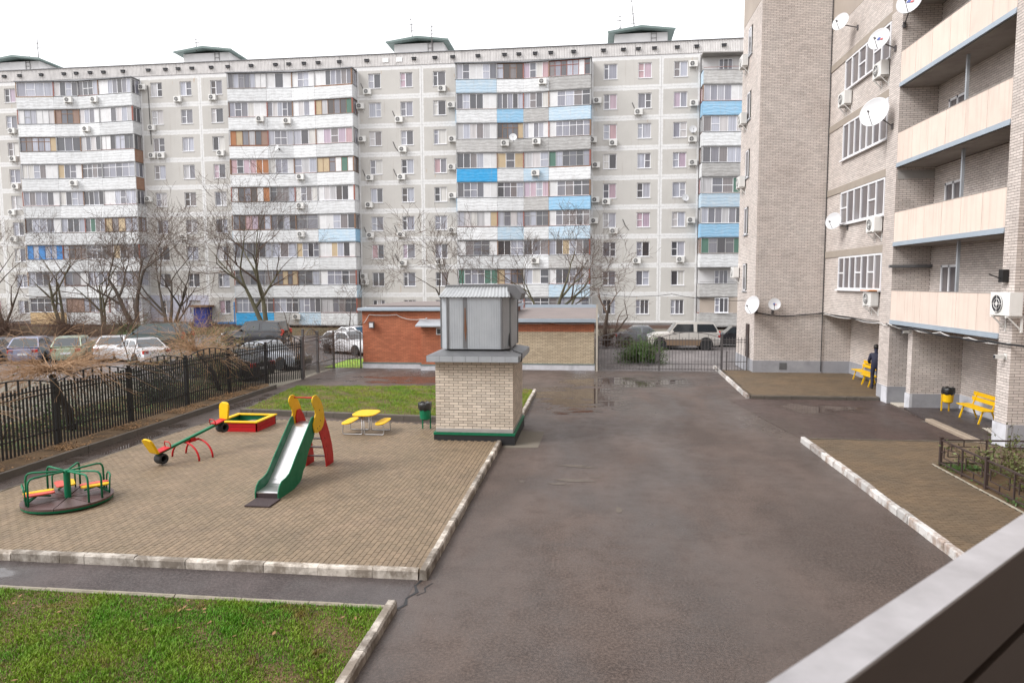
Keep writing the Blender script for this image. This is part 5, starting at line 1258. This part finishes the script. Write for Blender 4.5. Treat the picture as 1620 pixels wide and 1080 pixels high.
# --- person, mostly hidden behind the pier
pr = thing('person', 'person in dark blue jacket and trousers standing half hidden behind the brick pier', 'person', (11.47, 29.1, .13), R(75))
def skin_mesh(name, pts, edges, rad, m, par, sub=2):
    me = bpy.data.meshes.new(name); me.from_pydata(pts, edges, []); me.materials.append(M[m]); o = put(name, me, par)
    o.modifiers.new('skin', 'SKIN'); s_ = o.modifiers.new('sub', 'SUBSURF'); s_.levels = s_.render_levels = sub
    for i, r_ in enumerate(rad): v = me.skin_vertices[0].data[i]; v.radius = (r_, r_); v.use_root = i == 0
    for p in me.polygons: p.use_smooth = True
    o.modifiers['skin'].use_smooth_shade = True
    return o
pts = [(0, 0, .95), (0, 0, 1.15), (.02, 0, 1.38), (.06, 0, 1.46), (.09, 0, 1.54), (.11, 0, 1.64), (.12, 0, 1.73),
       (.02, .19, 1.38), (.06, .25, 1.12), (.28, .20, 1.02), (.40, .17, 1.03), (.02, -.19, 1.38), (.0, -.26, 1.12), (.22, -.22, .98), (.33, -.19, .96),
       (0, .10, .88), (.04, .11, .50), (-.02, .11, .08), (.14, .12, .04), (0, -.10, .88), (.0, -.11, .50), (-.05, -.11, .08), (.10, -.12, .04)]
ed = [(0, 1), (1, 2), (2, 3), (3, 4), (4, 5), (5, 6), (2, 7), (7, 8), (8, 9), (9, 10), (2, 11), (11, 12), (12, 13), (13, 14), (0, 15), (15, 16), (16, 17), (17, 18), (0, 19), (19, 20), (20, 21), (21, 22)]
rd = [.15, .16, .15, .07, .065, .10, .07, .085, .065, .055, .04, .085, .065, .055, .04, .10, .075, .055, .04, .10, .075, .055, .04]
skin_mesh('body', pts, ed, rd, 'jacket', pr)
b = MB(); b.lathe([(0, -.13), (.06, -.115), (.085, -.04), (.09, .03), (.08, .09), (.045, .125), (0, .135)], 14, c=(.12, 0, 1.66)); b.build('head', M['skin'], pr, smooth=True)
b = MB(); b.lathe([(.097, -.02), (.100, .03), (.09, .10), (.05, .14), (0, .15)], 14, c=(.105, 0, 1.665)); b.build('hair', M['hair'], pr, smooth=True)
b = MB(); b.add([(.205, -.012, 1.66), (.205, .012, 1.66), (.235, 0, 1.635), (.21, 0, 1.685)], [(0, 1, 2), (0, 2, 3), (1, 3, 2)]); b.build('nose', M['skin'], pr)
b = MB(); b.lathe([(0, -.02), (.02, 0), (0, .02)], 6, c=(.12, .092, 1.655)); b.lathe([(0, -.02), (.02, 0), (0, .02)], 6, c=(.12, -.092, 1.655)); b.build('ears', M['skin'], pr)
for sy, hx_, hz_ in ((1, .43, 1.03), (-1, .36, .96)):
    y0_ = .17*sy; P = [(hx_, y0_, hz_), (hx_+.07, y0_-.0*sy, hz_)]; E = [(0, 1)]; rr = [.03, .034]
    for i, (dy, l) in enumerate(((-.028, .055), (-.009, .068), (.011, .062), (.029, .048))):
        n0 = len(P); P += [(hx_+.085, y0_+dy, hz_), (hx_+.085+l*.6, y0_+dy, hz_-.012), (hx_+.085+l, y0_+dy, hz_-.035)]; E += [(1, n0), (n0, n0+1), (n0+1, n0+2)]; rr += [.010, .009, .008]
    n0 = len(P); P += [(hx_+.03, y0_-.04*sy, hz_-.01), (hx_+.065, y0_-.058*sy, hz_-.02)]; E += [(0, n0), (n0, n0+1)]; rr += [.011, .009]
    skin_mesh('hand', P, E, rr, 'skin', pr, 1)
for sy, x_ in ((1, .04), (-1, .0)):
    b = MB(); b.prism([(-.12, -.04), (.10, -.045), (.16, -.02), (.16, .02), (.10, .045), (-.12, .04)], lambda x, y: (x+x_, y+.115*sy, 0), lambda x, y: (x*.9+x_, y*.85+.115*sy, .085)); b.build('shoe', M['shoe'], pr, bevel=.015)

# ================================================================ BALCONY THE PHOTO IS TAKEN FROM
br_ = thing('balcony_railing', 'white-capped brown balcony parapet running diagonally through the near right corner', 'railing', (0, 0.70, 0), R(45))
b = MB(); b.box(-1.1, 4.2, -.036, .036, 3.893, 3.90); b.build('cap_rail', M['rail_white'], br_)
b = MB(); b.box(-1.1, 4.2, -.034, .034, 3.85, 3.892); b.build('rail_body', M['rail_brown_shaded'], br_)
b = MB(); b.box(-1.1, 4.2, -.030, .025, 3.70, 3.85); b.build('upper_panel', M['rail_brown_shaded'], br_)
b = MB(); b.box(-1.1, 4.2, .0, .02, 3.672, 3.70); b.build('middle_groove', M['cable'], br_)
b = MB(); b.box(-1.1, 4.2, -.028, .025, 2.98, 3.672); b.build('lower_panel', M['rail_brown_shaded'], br_)
b = MB(); b.box(-1.1, 4.2, -.8, .06, 2.80, 2.98); b.build('floor_slab', M['slab'], br_)
# ================================================================ TREES AND SHRUBS
class Tree:
    def __init__(s, seed): s.r = random.Random(seed); s.t = MB(); s.c = MB()
    def vec(s): return Vector((s.r.uniform(-1, 1), s.r.uniform(-1, 1), s.r.uniform(-1, 1)))
    def branch(s, p, dirn, L, rad, depth, up=.12, wig=.16, kids=(3, 5), spread=.75, minr=.006):
        n = 5 if depth > 1 else 3; P = [p.copy()]; Rr = [rad]; dd = dirn.normalized()
        for i in range(n):
            dd = (dd+s.vec()*wig+Vector((0, 0, up))).normalized(); P.append(P[-1]+dd*(L/n)); Rr.append(max(minr, rad*(1-.62*(i+1)/n)))
        mb = s.t if depth >= 4 else s.c
        mb.tube(P, Rr, 7 if rad > .08 else (5 if rad > .03 else 3), cap=False)
        if depth == 0: return
        k = s.r.randint(*kids)
        for j in range(k):
            f = s.r.uniform(.3, 1.0) if j else 1.0
            i = min(n-1, int(f*n)); q = P[i].lerp(P[i+1], f*n-i) if f < 1 else P[-1]
            axis = dd.cross(s.vec()).normalized(); d0 = (P[min(i+1, n)]-P[i]).normalized()
            nd = (Matrix.Rotation(s.r.uniform(.45, 1)*spread*(1 if s.r.random() < .5 else -1), 3, axis) @ d0)
            s.branch(q, nd, L*s.r.uniform(.55, .82), max(minr, rad*(1-.62*f)*s.r.uniform(.62, .9)), depth-1, up, wig*1.15, kids, spread, minr)
def tree(x, y, label, stems, seed, depth=5, bark='bark', twig='twig', wash=False, z=0, up=.055, kids=(2, 4), spread=.95, minr=.009, group='bare trees in front of the panel block'):
    q = thing('bare_tree', label, 'tree', (x, y, z), group=group); t = Tree(seed)
    for (ang, lean, L, rad, dp) in stems:
        dv = Vector((math.cos(R(ang))*math.sin(R(lean)), math.sin(R(ang))*math.sin(R(lean)), math.cos(R(lean))))
        t.branch(Vector((0, 0, -.1)), dv, L, rad, dp, up, .13, kids, spread, minr)
    t.t.build('trunk', M[bark], q, smooth=True); t.c.build('crown', M[twig], q, smooth=True)
    if wash:
        b = MB()
        for (ang, lean, L, rad, dp) in stems:
            dv = Vector((math.cos(R(ang))*math.sin(R(lean)), math.sin(R(ang))*math.sin(R(lean)), math.cos(R(lean))))
            b.tube([Vector((0, 0, -.05)), dv*.5, dv*1.0], [rad*1.06, rad*1.02, rad*.99], 8, cap=False)
        b.build('whitewash', M['whitewash'], q, smooth=True)
    return q
tree(-56.8, 60, 'bare tree at the far left edge of the picture', [(170, 12, 5.0, .24, 5), (20, 25, 4.2, .15, 4)], 1)
tree(-50.6, 60, 'bare tree left of the peach balcony front, forking low', [(190, 16, 4.8, .22, 5), (20, 14, 4.8, .18, 5)], 62, bark='bark_mossy')
tree(-47.0, 61, 'slender bare tree before the white ground-floor balcony', [(150, 16, 4.6, .18, 5), (10, 14, 4.4, .14, 4)], 33, bark='bark_mossy')
tree(-42.9, 60, 'stout bare tree with a whitewashed base forking into two stems', [(170, 20, 5.6, .28, 5), (10, 10, 6.0, .26, 5)], 4, wash=True, kids=(3, 4))
tree(-38.2, 58, 'many-stemmed bare tree in front of the blue entrance door', [(175, 26, 4.6, .20, 5), (120, 12, 5.2, .18, 5), (10, 24, 4.8, .17, 5), (60, 40, 3.6, .12, 4)], 5)
tree(-30.0, 60, 'tall bare tree with two mossy stems and whitewashed foot by blue balcony', [(178, 25, 6.0, .26, 5), (10, 6, 6.2, .26, 5)], 61, bark='bark_mossy', wash=True, kids=(3, 4))
tree(-11.0, 54, 'thin bare tree rising behind the vent tower', [(180, 6, 4.4, .15, 5), (20, 16, 4.0, .11, 4)], 7, kids=(3, 4))
tree(-3.2, 55, 'wide bare tree with mossy trunk behind the beige brick wall', [(160, 30, 4.4, .17, 5), (90, 4, 4.8, .22, 5), (10, 32, 4.2, .15, 5)], 8, bark='bark_mossy', up=.05, kids=(3, 4))
tree(1.0, 50, 'knotty pruned tree right of the beige brick wall', [(120, 8, 3.0, .20, 4), (10, 30, 2.6, .13, 4)], 9, up=-.02, spread=1.1)
tree(-21.5, 47, 'small leaning bare tree between the left parked cars', [(170, 14, 2.6, .06, 4)], 11)
tree(-21.0, 33, 'thin dark sapling among the parked cars at left', [(150, 10, 2.4, .05, 4), (20, 22, 2.0, .035, 3)], 12)
tree(-25.5, 35, 'second thin sapling among the parked cars at far left', [(160, 18, 2.4, .045, 4), (20, 14, 2.2, .035, 3)], 13)
tree(-19.8, 54, 'low bare tree behind the red brick building roof', [(90, 5, 2.2, .08, 4), (20, 28, 1.8, .05, 3)], 14)

def shrub(x, y, label, n, L, rad, m, seed, z=.05, lean=(10, 75), center_h=.0, droop=-.12, leaf=None, nleaf=0, group=None, kids=(1, 3), name='shrub', aim=None, trunk=None, az=None, sc=(1, 1)):
    q = thing(name, label, 'shrub', (x, y, z), group=group); t = Tree(seed); r = random.Random(seed); tips = []
    for i in range(n):
        a = r.uniform(0, 2*math.pi) if not az else R(r.uniform(*az)); le = R(r.uniform(*lean)); dv = Vector((math.cos(a)*math.sin(le)*sc[0], math.sin(a)*math.sin(le)*sc[1], math.cos(le)))
        o = Vector((r.uniform(-.12, .12)*sc[0], r.uniform(-.12, .12)*sc[1], center_h))
        t.branch(o, dv, L*r.uniform(.4, 1.1), rad*r.uniform(.6, 1.1), 2 if kids[1] > 1 else 1, droop, .24, kids, .6, rad*.35)
    o = t.c.build('branches', M[m], q, smooth=True)
    if trunk: b = MB(); b.tube(trunk[0], trunk[1], 8); b.build('trunk', M['bark'], q, smooth=True)
    if leaf:
        V = np.array(t.c.v); rs = np.random.RandomState(seed); idx = rs.randint(0, len(V), nleaf); C = V[idx]+rs.normal(0, .05, (nleaf, 3))
        A = rs.normal(0, 1, (nleaf, 3)); A /= np.linalg.norm(A, axis=1)[:, None]; B = np.cross(A, rs.normal(0, 1, (nleaf, 3))); B /= np.linalg.norm(B, axis=1)[:, None]+1e-6
        s_ = rs.uniform(.02, .05, (nleaf, 1)); X = np.stack([C-A*s_, C+B*s_*.5, C+A*s_, C-B*s_*.5], 1); raw('leaves', X.reshape(-1, 3), np.arange(nleaf*4).reshape(-1, 4), M[leaf], q)
    return q
shrub(-15.85, 18.3, 'sprawling tan-twigged pollard hanging over the near end of the fence', 200, 1.35, .014, 'twig_tan', 21, center_h=1.95, lean=(60, 104), droop=-.035, trunk=([(.15, .5, -.05), (.1, .4, .7), (.02, .1, 1.3), (0, 0, 1.8)], [.13, .11, .10, .09]), sc=(1, 1.5))
shrub(-15.8, 25.6, 'starburst of tan twigs on a pollard behind the middle of the fence', 150, 1.25, .014, 'twig_tan', 22, center_h=1.85, lean=(48, 112), droop=-.02, trunk=([(.4, 1.0, -.05), (.3, .7, .8), (.1, .3, 1.4), (0, 0, 1.9)], [.10, .09, .09, .10]))
shrub(-16.2, 14.0, 'tan brushwood heap behind the fence at the left edge', 200, 1.4, .014, 'twig_tan', 23, center_h=1.65, lean=(50, 105), droop=-.04, sc=(1, 1.4))
shrub(-16.9, 28.6, 'olive green broom bush behind the fence near the black car', 120, 1.5, .008, 'twig_orange', 24, leaf='leaf_olive', nleaf=7000, lean=(5, 60), droop=-.08, center_h=.2)
shrub(-16.5, 19.5, 'ivy-green undergrowth behind the fence posts', 50, .8, .008, 'twig_brown', 25, leaf='leaf_green', nleaf=2500, lean=(10, 80), sc=(1, 2.2))
shrub(-16.4, 23.8, 'dark evergreen bush behind the fence below the tan pollard', 70, 1.2, .010, 'twig_brown', 26, leaf='leaf_dark', nleaf=6000, lean=(5, 70), sc=(1, 1.4))
for i_, yy in enumerate((10.5, 14.5, 17.5, 20.8, 25.2)):
    shrub(-16.9, yy, 'brown thicket behind the iron fence, %s from its near end' % NTH[i_+1], 45, 1.2, .010, 'twig_brown', 70+i_, leaf=('leaf_dark', 'leaf_dry', 'leaf_green')[i_ % 3], nleaf=1300, lean=(5, 75), sc=(1.2, 1.5), group='thickets behind the iron fence')
shrub(-13.9, 34.4, 'tangled brown climber on the fence beside the red brick building', 150, 1.3, .008, 'twig_brown', 27, lean=(5, 75), droop=-.12, center_h=.9, sc=(.8, .8))
shrub(-15.3, 34.2, 'pale tan bush behind the narrow side gate', 90, 1.4, .006, 'twig_tan', 28, lean=(5, 60), droop=-.1, center_h=.5)
for i, (x, y, n_) in enumerate(((-52, 55, 'leftmost'), (-46, 55.5, 'second'), (-40.5, 55, 'third'))):
    shrub(x, y, 'brown leafless hedge under the ground-floor balconies, %s from the left' % n_, 520, 2.0, .020, 'twig_brown', 40+i, lean=(5, 80), sc=(3.2, .8), leaf='leaf_dry', nleaf=1500, group='hedges below the panel block', name='hedge')
shrub(-34.5, 54.5, 'orange-brown bare bush left of the two-stemmed tree', 160, 1.7, .012, 'twig_orange', 44, lean=(5, 70), sc=(1.6, .8), name='hedge', group='hedges below the panel block')
shrub(-37.5, 52, 'patch of green shrubs behind the tan pollard', 90, 1.1, .010, 'twig_brown', 45, lean=(5, 70), sc=(2.2, .8), leaf='leaf_green', nleaf=3000)
shrub(1.05, 47.8, 'dense dark brown bush right of the beige brick wall', 190, 1.35, .014, 'twig_brown', 46, lean=(5, 75), sc=(.9, .7))
shrub(2.75, 38.6, 'green clipped bush behind the drive gate', 220, .8, .008, 'twig_brown', 47, leaf='leaf_green', nleaf=16000, lean=(0, 80), sc=(1.5, .8), center_h=.15)
for i, (x, y) in enumerate(((8.75, 16.1), (9.4, 16.4), (9.9, 15.6), (8.9, 15.0), (9.6, 14.6), (8.8, 13.9), (9.7, 13.6))):
    shrub(x, y, 'sparse rose bush in the fenced bed, %s from its far corner' % NTH[i+1], 12, .62, .010, 'twig_brown', 50+i, leaf='leaf_olive', nleaf=420, lean=(5, 50), z=.13, droop=.02, group='rose bushes', name='rose_bush', kids=(2, 3))
# ground cover at the edge of the bed and along the fence
def cover(name, boxes, nb, s0, s1, m, label):
    rs = np.random.RandomState(5); X = []
    for (x0, x1, y0, y1, z, f) in boxes:
        n = int(nb*f); C = np.stack([rs.uniform(x0, x1, n), rs.uniform(y0, y1, n), z+rs.uniform(0, .07, n)], 1)
        k = (np.sin(C[:, 1]*5)+np.sin(C[:, 1]*2.3+1)+rs.uniform(-1, 1, n)) > .3; C = C[k]; n = len(C)
        A = rs.normal(0, 1, (n, 3)); A[:, 2] *= .4; A /= np.linalg.norm(A, axis=1)[:, None]; B = np.cross(A, [0, 0, 1]); s_ = rs.uniform(s0, s1, (n, 1))
        X.append(np.stack([C-A*s_, C+B*s_*.6, C+A*s_, C-B*s_*.6], 1))
    X = np.concatenate(X).reshape(-1, 3); tag(raw(name, X, np.arange(len(X)).reshape(-1, 4), M[m]), label, 'ground cover', kind='stuff')
cover('ground_cover', [(8.15, 8.5, 9, 17.0, .14, .5), (8.3, 9.0, 16.5, 17.05, .14, .2), (8.6, 10.2, 13, 16.8, .14, .3)], 3800, .015, .04, 'leaf_green', 'low green weeds along the edge of the rose bed')
cover('lawn_leaves', [(-13, -2.9, 5.4, 8.7, .08, 1)], 260, .02, .045, 'leaf_dry', 'few brown leaves lying on the nearest lawn')
cover('fallen_leaves', [(-14.5, -13.65, 8, 27.5, .115, 1), (-18.4, -14.7, 8, 28.5, .09, 2.6)], 8000, .02, .05, 'leaf_dry', 'dry brown fallen leaves along the iron fence')
cover('ivy', [(-18.2, -15.0, 8, 28.5, .10, 2)], 8000, .02, .06, 'leaf_green', 'scattered green ivy leaves on the ground behind the iron fence')

# ================================================================ CARS
def carpaint(n, c, metal=.3): 
    m = pm(n, c, .3, tuple(x*.95 for x in c), 1, .5, metal=metal, coat=.8); return m
CP = {k: carpaint('paint_'+k, c) for k, c in dict(silver=(.34, .36, .40), lilac=(.28, .30, .42), lime=(.38, .44, .32), white=(.66, .66, .68), pine=(.025, .045, .04), black=(.012, .012, .014), grey=(.16, .17, .19), champagne=(.62, .59, .55), gold=(.26, .18, .12), dark=(.03, .03, .035)).items()}
SHAPE = {  # L, W, H, hood z, belt z, [front of screen, roof front, roof rear, rear glass base], tail z, wheel r
 'sedan': (4.45, 1.74, 1.45, .86, .92, (.34, .47, .72, .86), .98, .31),
 'hatch': (4.0, 1.70, 1.50, .88, .95, (.30, .44, .84, .98), .98, .30),
 'van': (4.75, 1.90, 1.78, 1.02, 1.08, (.22, .38, .92, .995), 1.08, .34),
 'suv': (4.70, 1.88, 1.85, 1.10, 1.16, (.29, .40, .91, .99), 1.16, .39)}
def car(kind, paint, loc, rz, label, low=None):
    L, Wd, H, hz, bz, (a, b1, c1, e), tz, wr = SHAPE[kind]; q = thing('parked_car', label, 'car', loc, R(rz), group='parked cars'); hw = Wd/2; gl = .20 if kind in ('sedan', 'hatch') else .30
    def top(u):      # body top line, u from front 0 to rear 1
        if u < .03: return hz-.22
        if u < .06: return hz-.08
        if u < a: return hz+(bz-hz)*(u-.06)/(a-.06)
        if u > .97: return tz-.16
        return bz+(tz-bz)*max(0, (u-a)/(1-a))
    us = [0, .02, .05, .1, .16, .22, a, .36+.0*a, .45, .55, .65, .75, .83, .9, .95, .98, 1.0]; us = sorted(set(us)); V = []
    for u in us:
        taper = 1-.16*max(0, (.12-u)/.12)**1.5-.13*max(0, (u-.88)/.12)**1.5; z1 = top(u); zb = gl+(.14 if u < .01 or u > .99 else 0)
        w = hw*taper; x = L*(.5-u)
        V += [(x, -w*.90, zb), (x, -w, zb+.16), (x, -w*1.0, z1*.62), (x, -w*.95, z1-.05), (x, -w*.82, z1), (x, 0, z1+.03), (x, w*.82, z1), (x, w*.95, z1-.05), (x, w, z1*.62), (x, w, zb+.16), (x, w*.90, zb)]
    n = 11; b = MB(); b.add(V, [(i*n+j, (i+1)*n+j, (i+1)*n+j+1, i*n+j+1) for i in range(len(us)-1) for j in range(n-1)]+[tuple(range(n)), tuple(range((len(us)-1)*n, len(us)*n))[::-1]]+[(i*n, i*n+n-1, (i+1)*n+n-1, (i+1)*n) for i in range(len(us)-1)])
    body = b.build('body', [CP[paint]], q, smooth=True)
    m_ = body.modifiers.new('split', 'EDGE_SPLIT'); m_.split_angle = R(38)
    if low:
        b = MB()
        for s_ in (-1, 1): b.box(-L*.36, L*.36, min(s_*(hw+.004), s_*(hw-.02)), max(s_*(hw+.004), s_*(hw-.02)), gl+.02, gl+.42)
        b.build('sill', CP[low], body)  # panel colour stands for the brown reflection low on the car's sides
    # greenhouse
    X = lambda u: L*(.5-u); zr = H; tw = .74; bw = .93
    S_ = [(a, bz-.02, bw, 0), (b1, zr-.03, tw, 1), ((b1+c1)/2, zr, tw, 1), (c1, zr-.04, tw, 1), (e, tz-.02, bw, 0)]
    V = []
    for u, z, w, r_ in S_: V += [(X(u), -hw*w, z), (X(u), hw*w, z)]
    base_ = []
    for u in (a, b1, (b1+c1)/2, c1, e): base_ += [(X(u), -hw*bw, top(u)-.03), (X(u), hw*bw, top(u)-.03)]
    b = MB(); b.add(V+base_, [(0, 2, 3, 1), (2, 4, 5, 3), (4, 6, 7, 5), (6, 8, 9, 7)]+[(2*i+10, 2*i+12, 2*i+2, 2*i) for i in range(4)]+[(2*i+11, 2*i+1, 2*i+3, 2*i+13) for i in range(4)])
    cab = b.build('cabin', CP[paint], q)
    # glass panes: windscreen, rear window, side windows
    def pane(pts, off, nm):
        c = MB(); P = [Vector(p) for p in pts]; nn = (P[1]-P[0]).cross(P[2]-P[0]).normalized(); 
        if nn.dot(sum(P, Vector())/4-Vector((0, 0, H*.6))) < 0: nn = -nn
        ce = sum(P, Vector())/len(P); c.add([ce+(p-ce)*.90+nn*off for p in P], [tuple(range(len(P)))]); c.build(nm, M['car_glass'], cab)
    pane([V[0], V[1], V[3], V[2]], .012, 'windscreen'); pane([V[6], V[7], V[9], V[8]], .012, 'rear_window')
    for s_ in (0, 1):
        um = [a+.035, (b1+c1)/2, c1 if kind == 'sedan' else e-.02]
        def side(u, top_):
            if u < b1: f = (u-a)/(b1-a)
            elif u > c1: f = (e-u)/(e-c1)
            else: f = 1
            f = max(.03, min(1, f)); z0 = top(u)+.02; z1 = bz+(zr-.10-bz)*f
            if not top_: return (X(u), (1 if s_ else -1)*hw*bw, z0)
            w = bw+(tw-bw)*(z1-bz)/(zr-bz); return (X(u), (1 if s_ else -1)*hw*w, z1)
        ms = (b1+c1)/2
        pane([side(a+.03, 0), side(ms-.008, 0), side(ms-.008, 1), side(b1, 1), side(a+.04, 1)], .012, 'side_window')
        ue = e-.04 if kind == 'sedan' else e-.03
        pane([side(ms+.008, 0), side(ue, 0), side(ue, 1), side(c1, 1), side(ms+.008, 1)], .012, 'side_window')
    for u in (.18 if kind != 'suv' else .17, .80):
        for s_ in (-1, 1):
            T = Matrix.Translation((X(u), s_*(hw-.10), wr)) @ Matrix.Rotation(R(90), 4, 'X')
            b = MB(); Ta = Matrix.Translation((X(u), s_*(hw-.06), wr+.03)) @ Matrix.Rotation(R(90), 4, 'X'); b.lathe([(0, -.062), (wr*1.17, -.062), (wr*1.17, .062), (0, .062)], 22, T=Ta); b.build('wheel_arch', M['black_trim'], body)
            b = MB(); b.lathe([(wr*.62, -.10), (wr*.95, -.115), (wr, -.08), (wr, .08), (wr*.95, .115), (wr*.62, .10)], 22, T=Matrix.Translation((X(u), s_*(hw-.055), wr)) @ Matrix.Rotation(R(90), 4, 'X')); wh = b.build('wheel', M['tyre'], q)
            b = MB(); b.lathe([(0, -.09), (wr*.62, -.10), (wr*.64, 0), (wr*.62, .10), (0, .09)], 10, T=Matrix.Translation((X(u), s_*(hw-.055), wr)) @ Matrix.Rotation(R(90), 4, 'X')); b.build('rim', M['chrome'], wh)
    for s_ in (-1, 1):
        b = MB(); b.box(L*.5-.22, L*.5-.0, s_*hw*.62-.17, s_*hw*.62+.17, hz-.30, hz-.13); b.build('headlight', M['lamp_white'], q, bevel=.03)
        b = MB(); b.box(-L*.5-.0, -L*.5+.16, s_*hw*.70-.14, s_*hw*.70+.17, tz-.34, tz-.14 if kind in ('sedan', 'hatch') else tz+.12); b.build('taillight', M['lamp_red'], q, bevel=.02)
        b = MB(); b.box(X(a+.05)-.06, X(a+.05)+.06, s_*(hw+.02)-.09, s_*(hw+.02)+.09, bz-.0, bz+.14); b.build('mirror', CP[paint], q, bevel=.02)
    b = MB(); b.box(-L*.5-.03, -L*.5+.1, -.26, .26, .52, .64); b.build('number_plate', M['lamp_white'], q)
    b = MB(); b.box(L*.5-.12, L*.5+.02, -hw*.7, hw*.7, gl+.08, gl+.26); b.build('bumper', M['black_trim'], q); return q
car('sedan', 'silver', (-35.4, 36.4, -.03), 116, 'silver car at the left edge, nearest of the left row')
car('hatch', 'lilac', (-33.1, 37.0, -.03), 116, 'lilac-silver hatchback behind the silver car at left')
car('hatch', 'lime', (-31.0, 37.7, -.03), 116, 'pale green hatchback with red tail lamp at left')
car('sedan', 'white', (-29.0, 38.6, -.03), 116, 'white car right of the pale green hatchback, below the dark minivan')
car('van', 'pine', (-30.6, 44.8, -.03), 186, 'dark green minivan among the left parked cars')
car('sedan', 'white', (-26.3, 36.9, -.03), 150, 'white saloon in front of the dark green minivan')
car('sedan', 'black', (-17.6, 31.2, -.03), 165, 'black saloon with red tail lamps right behind the iron fence')
car('sedan', 'silver', (-17.4, 35.2, -.03), 345, 'silver saloon behind the black saloon by the side gate')
car('suv', 'dark', (-24.3, 47.2, -.03), 180, 'dark car half hidden behind the olive bush')
car('hatch', 'white', (-15.6, 42.6, -.03), 335, 'nearer white car left of the red brick building')
car('sedan', 'white', (-16.8, 47.6, -.03), 345, 'farther white car left of the red brick building')
car('sedan', 'grey', (3.9, 49.4, -.03), 0, 'grey saloon left of the gold off-roader behind the gate')
car('suv', 'champagne', (6.1, 47.2, -.03), 180, 'white-gold off-roader with brown reflection painted low, parked behind the drive gate', low='gold')
car('sedan', 'dark', (9.9, 49.5, -.03), 178, 'dark car right of the gold off-roader')
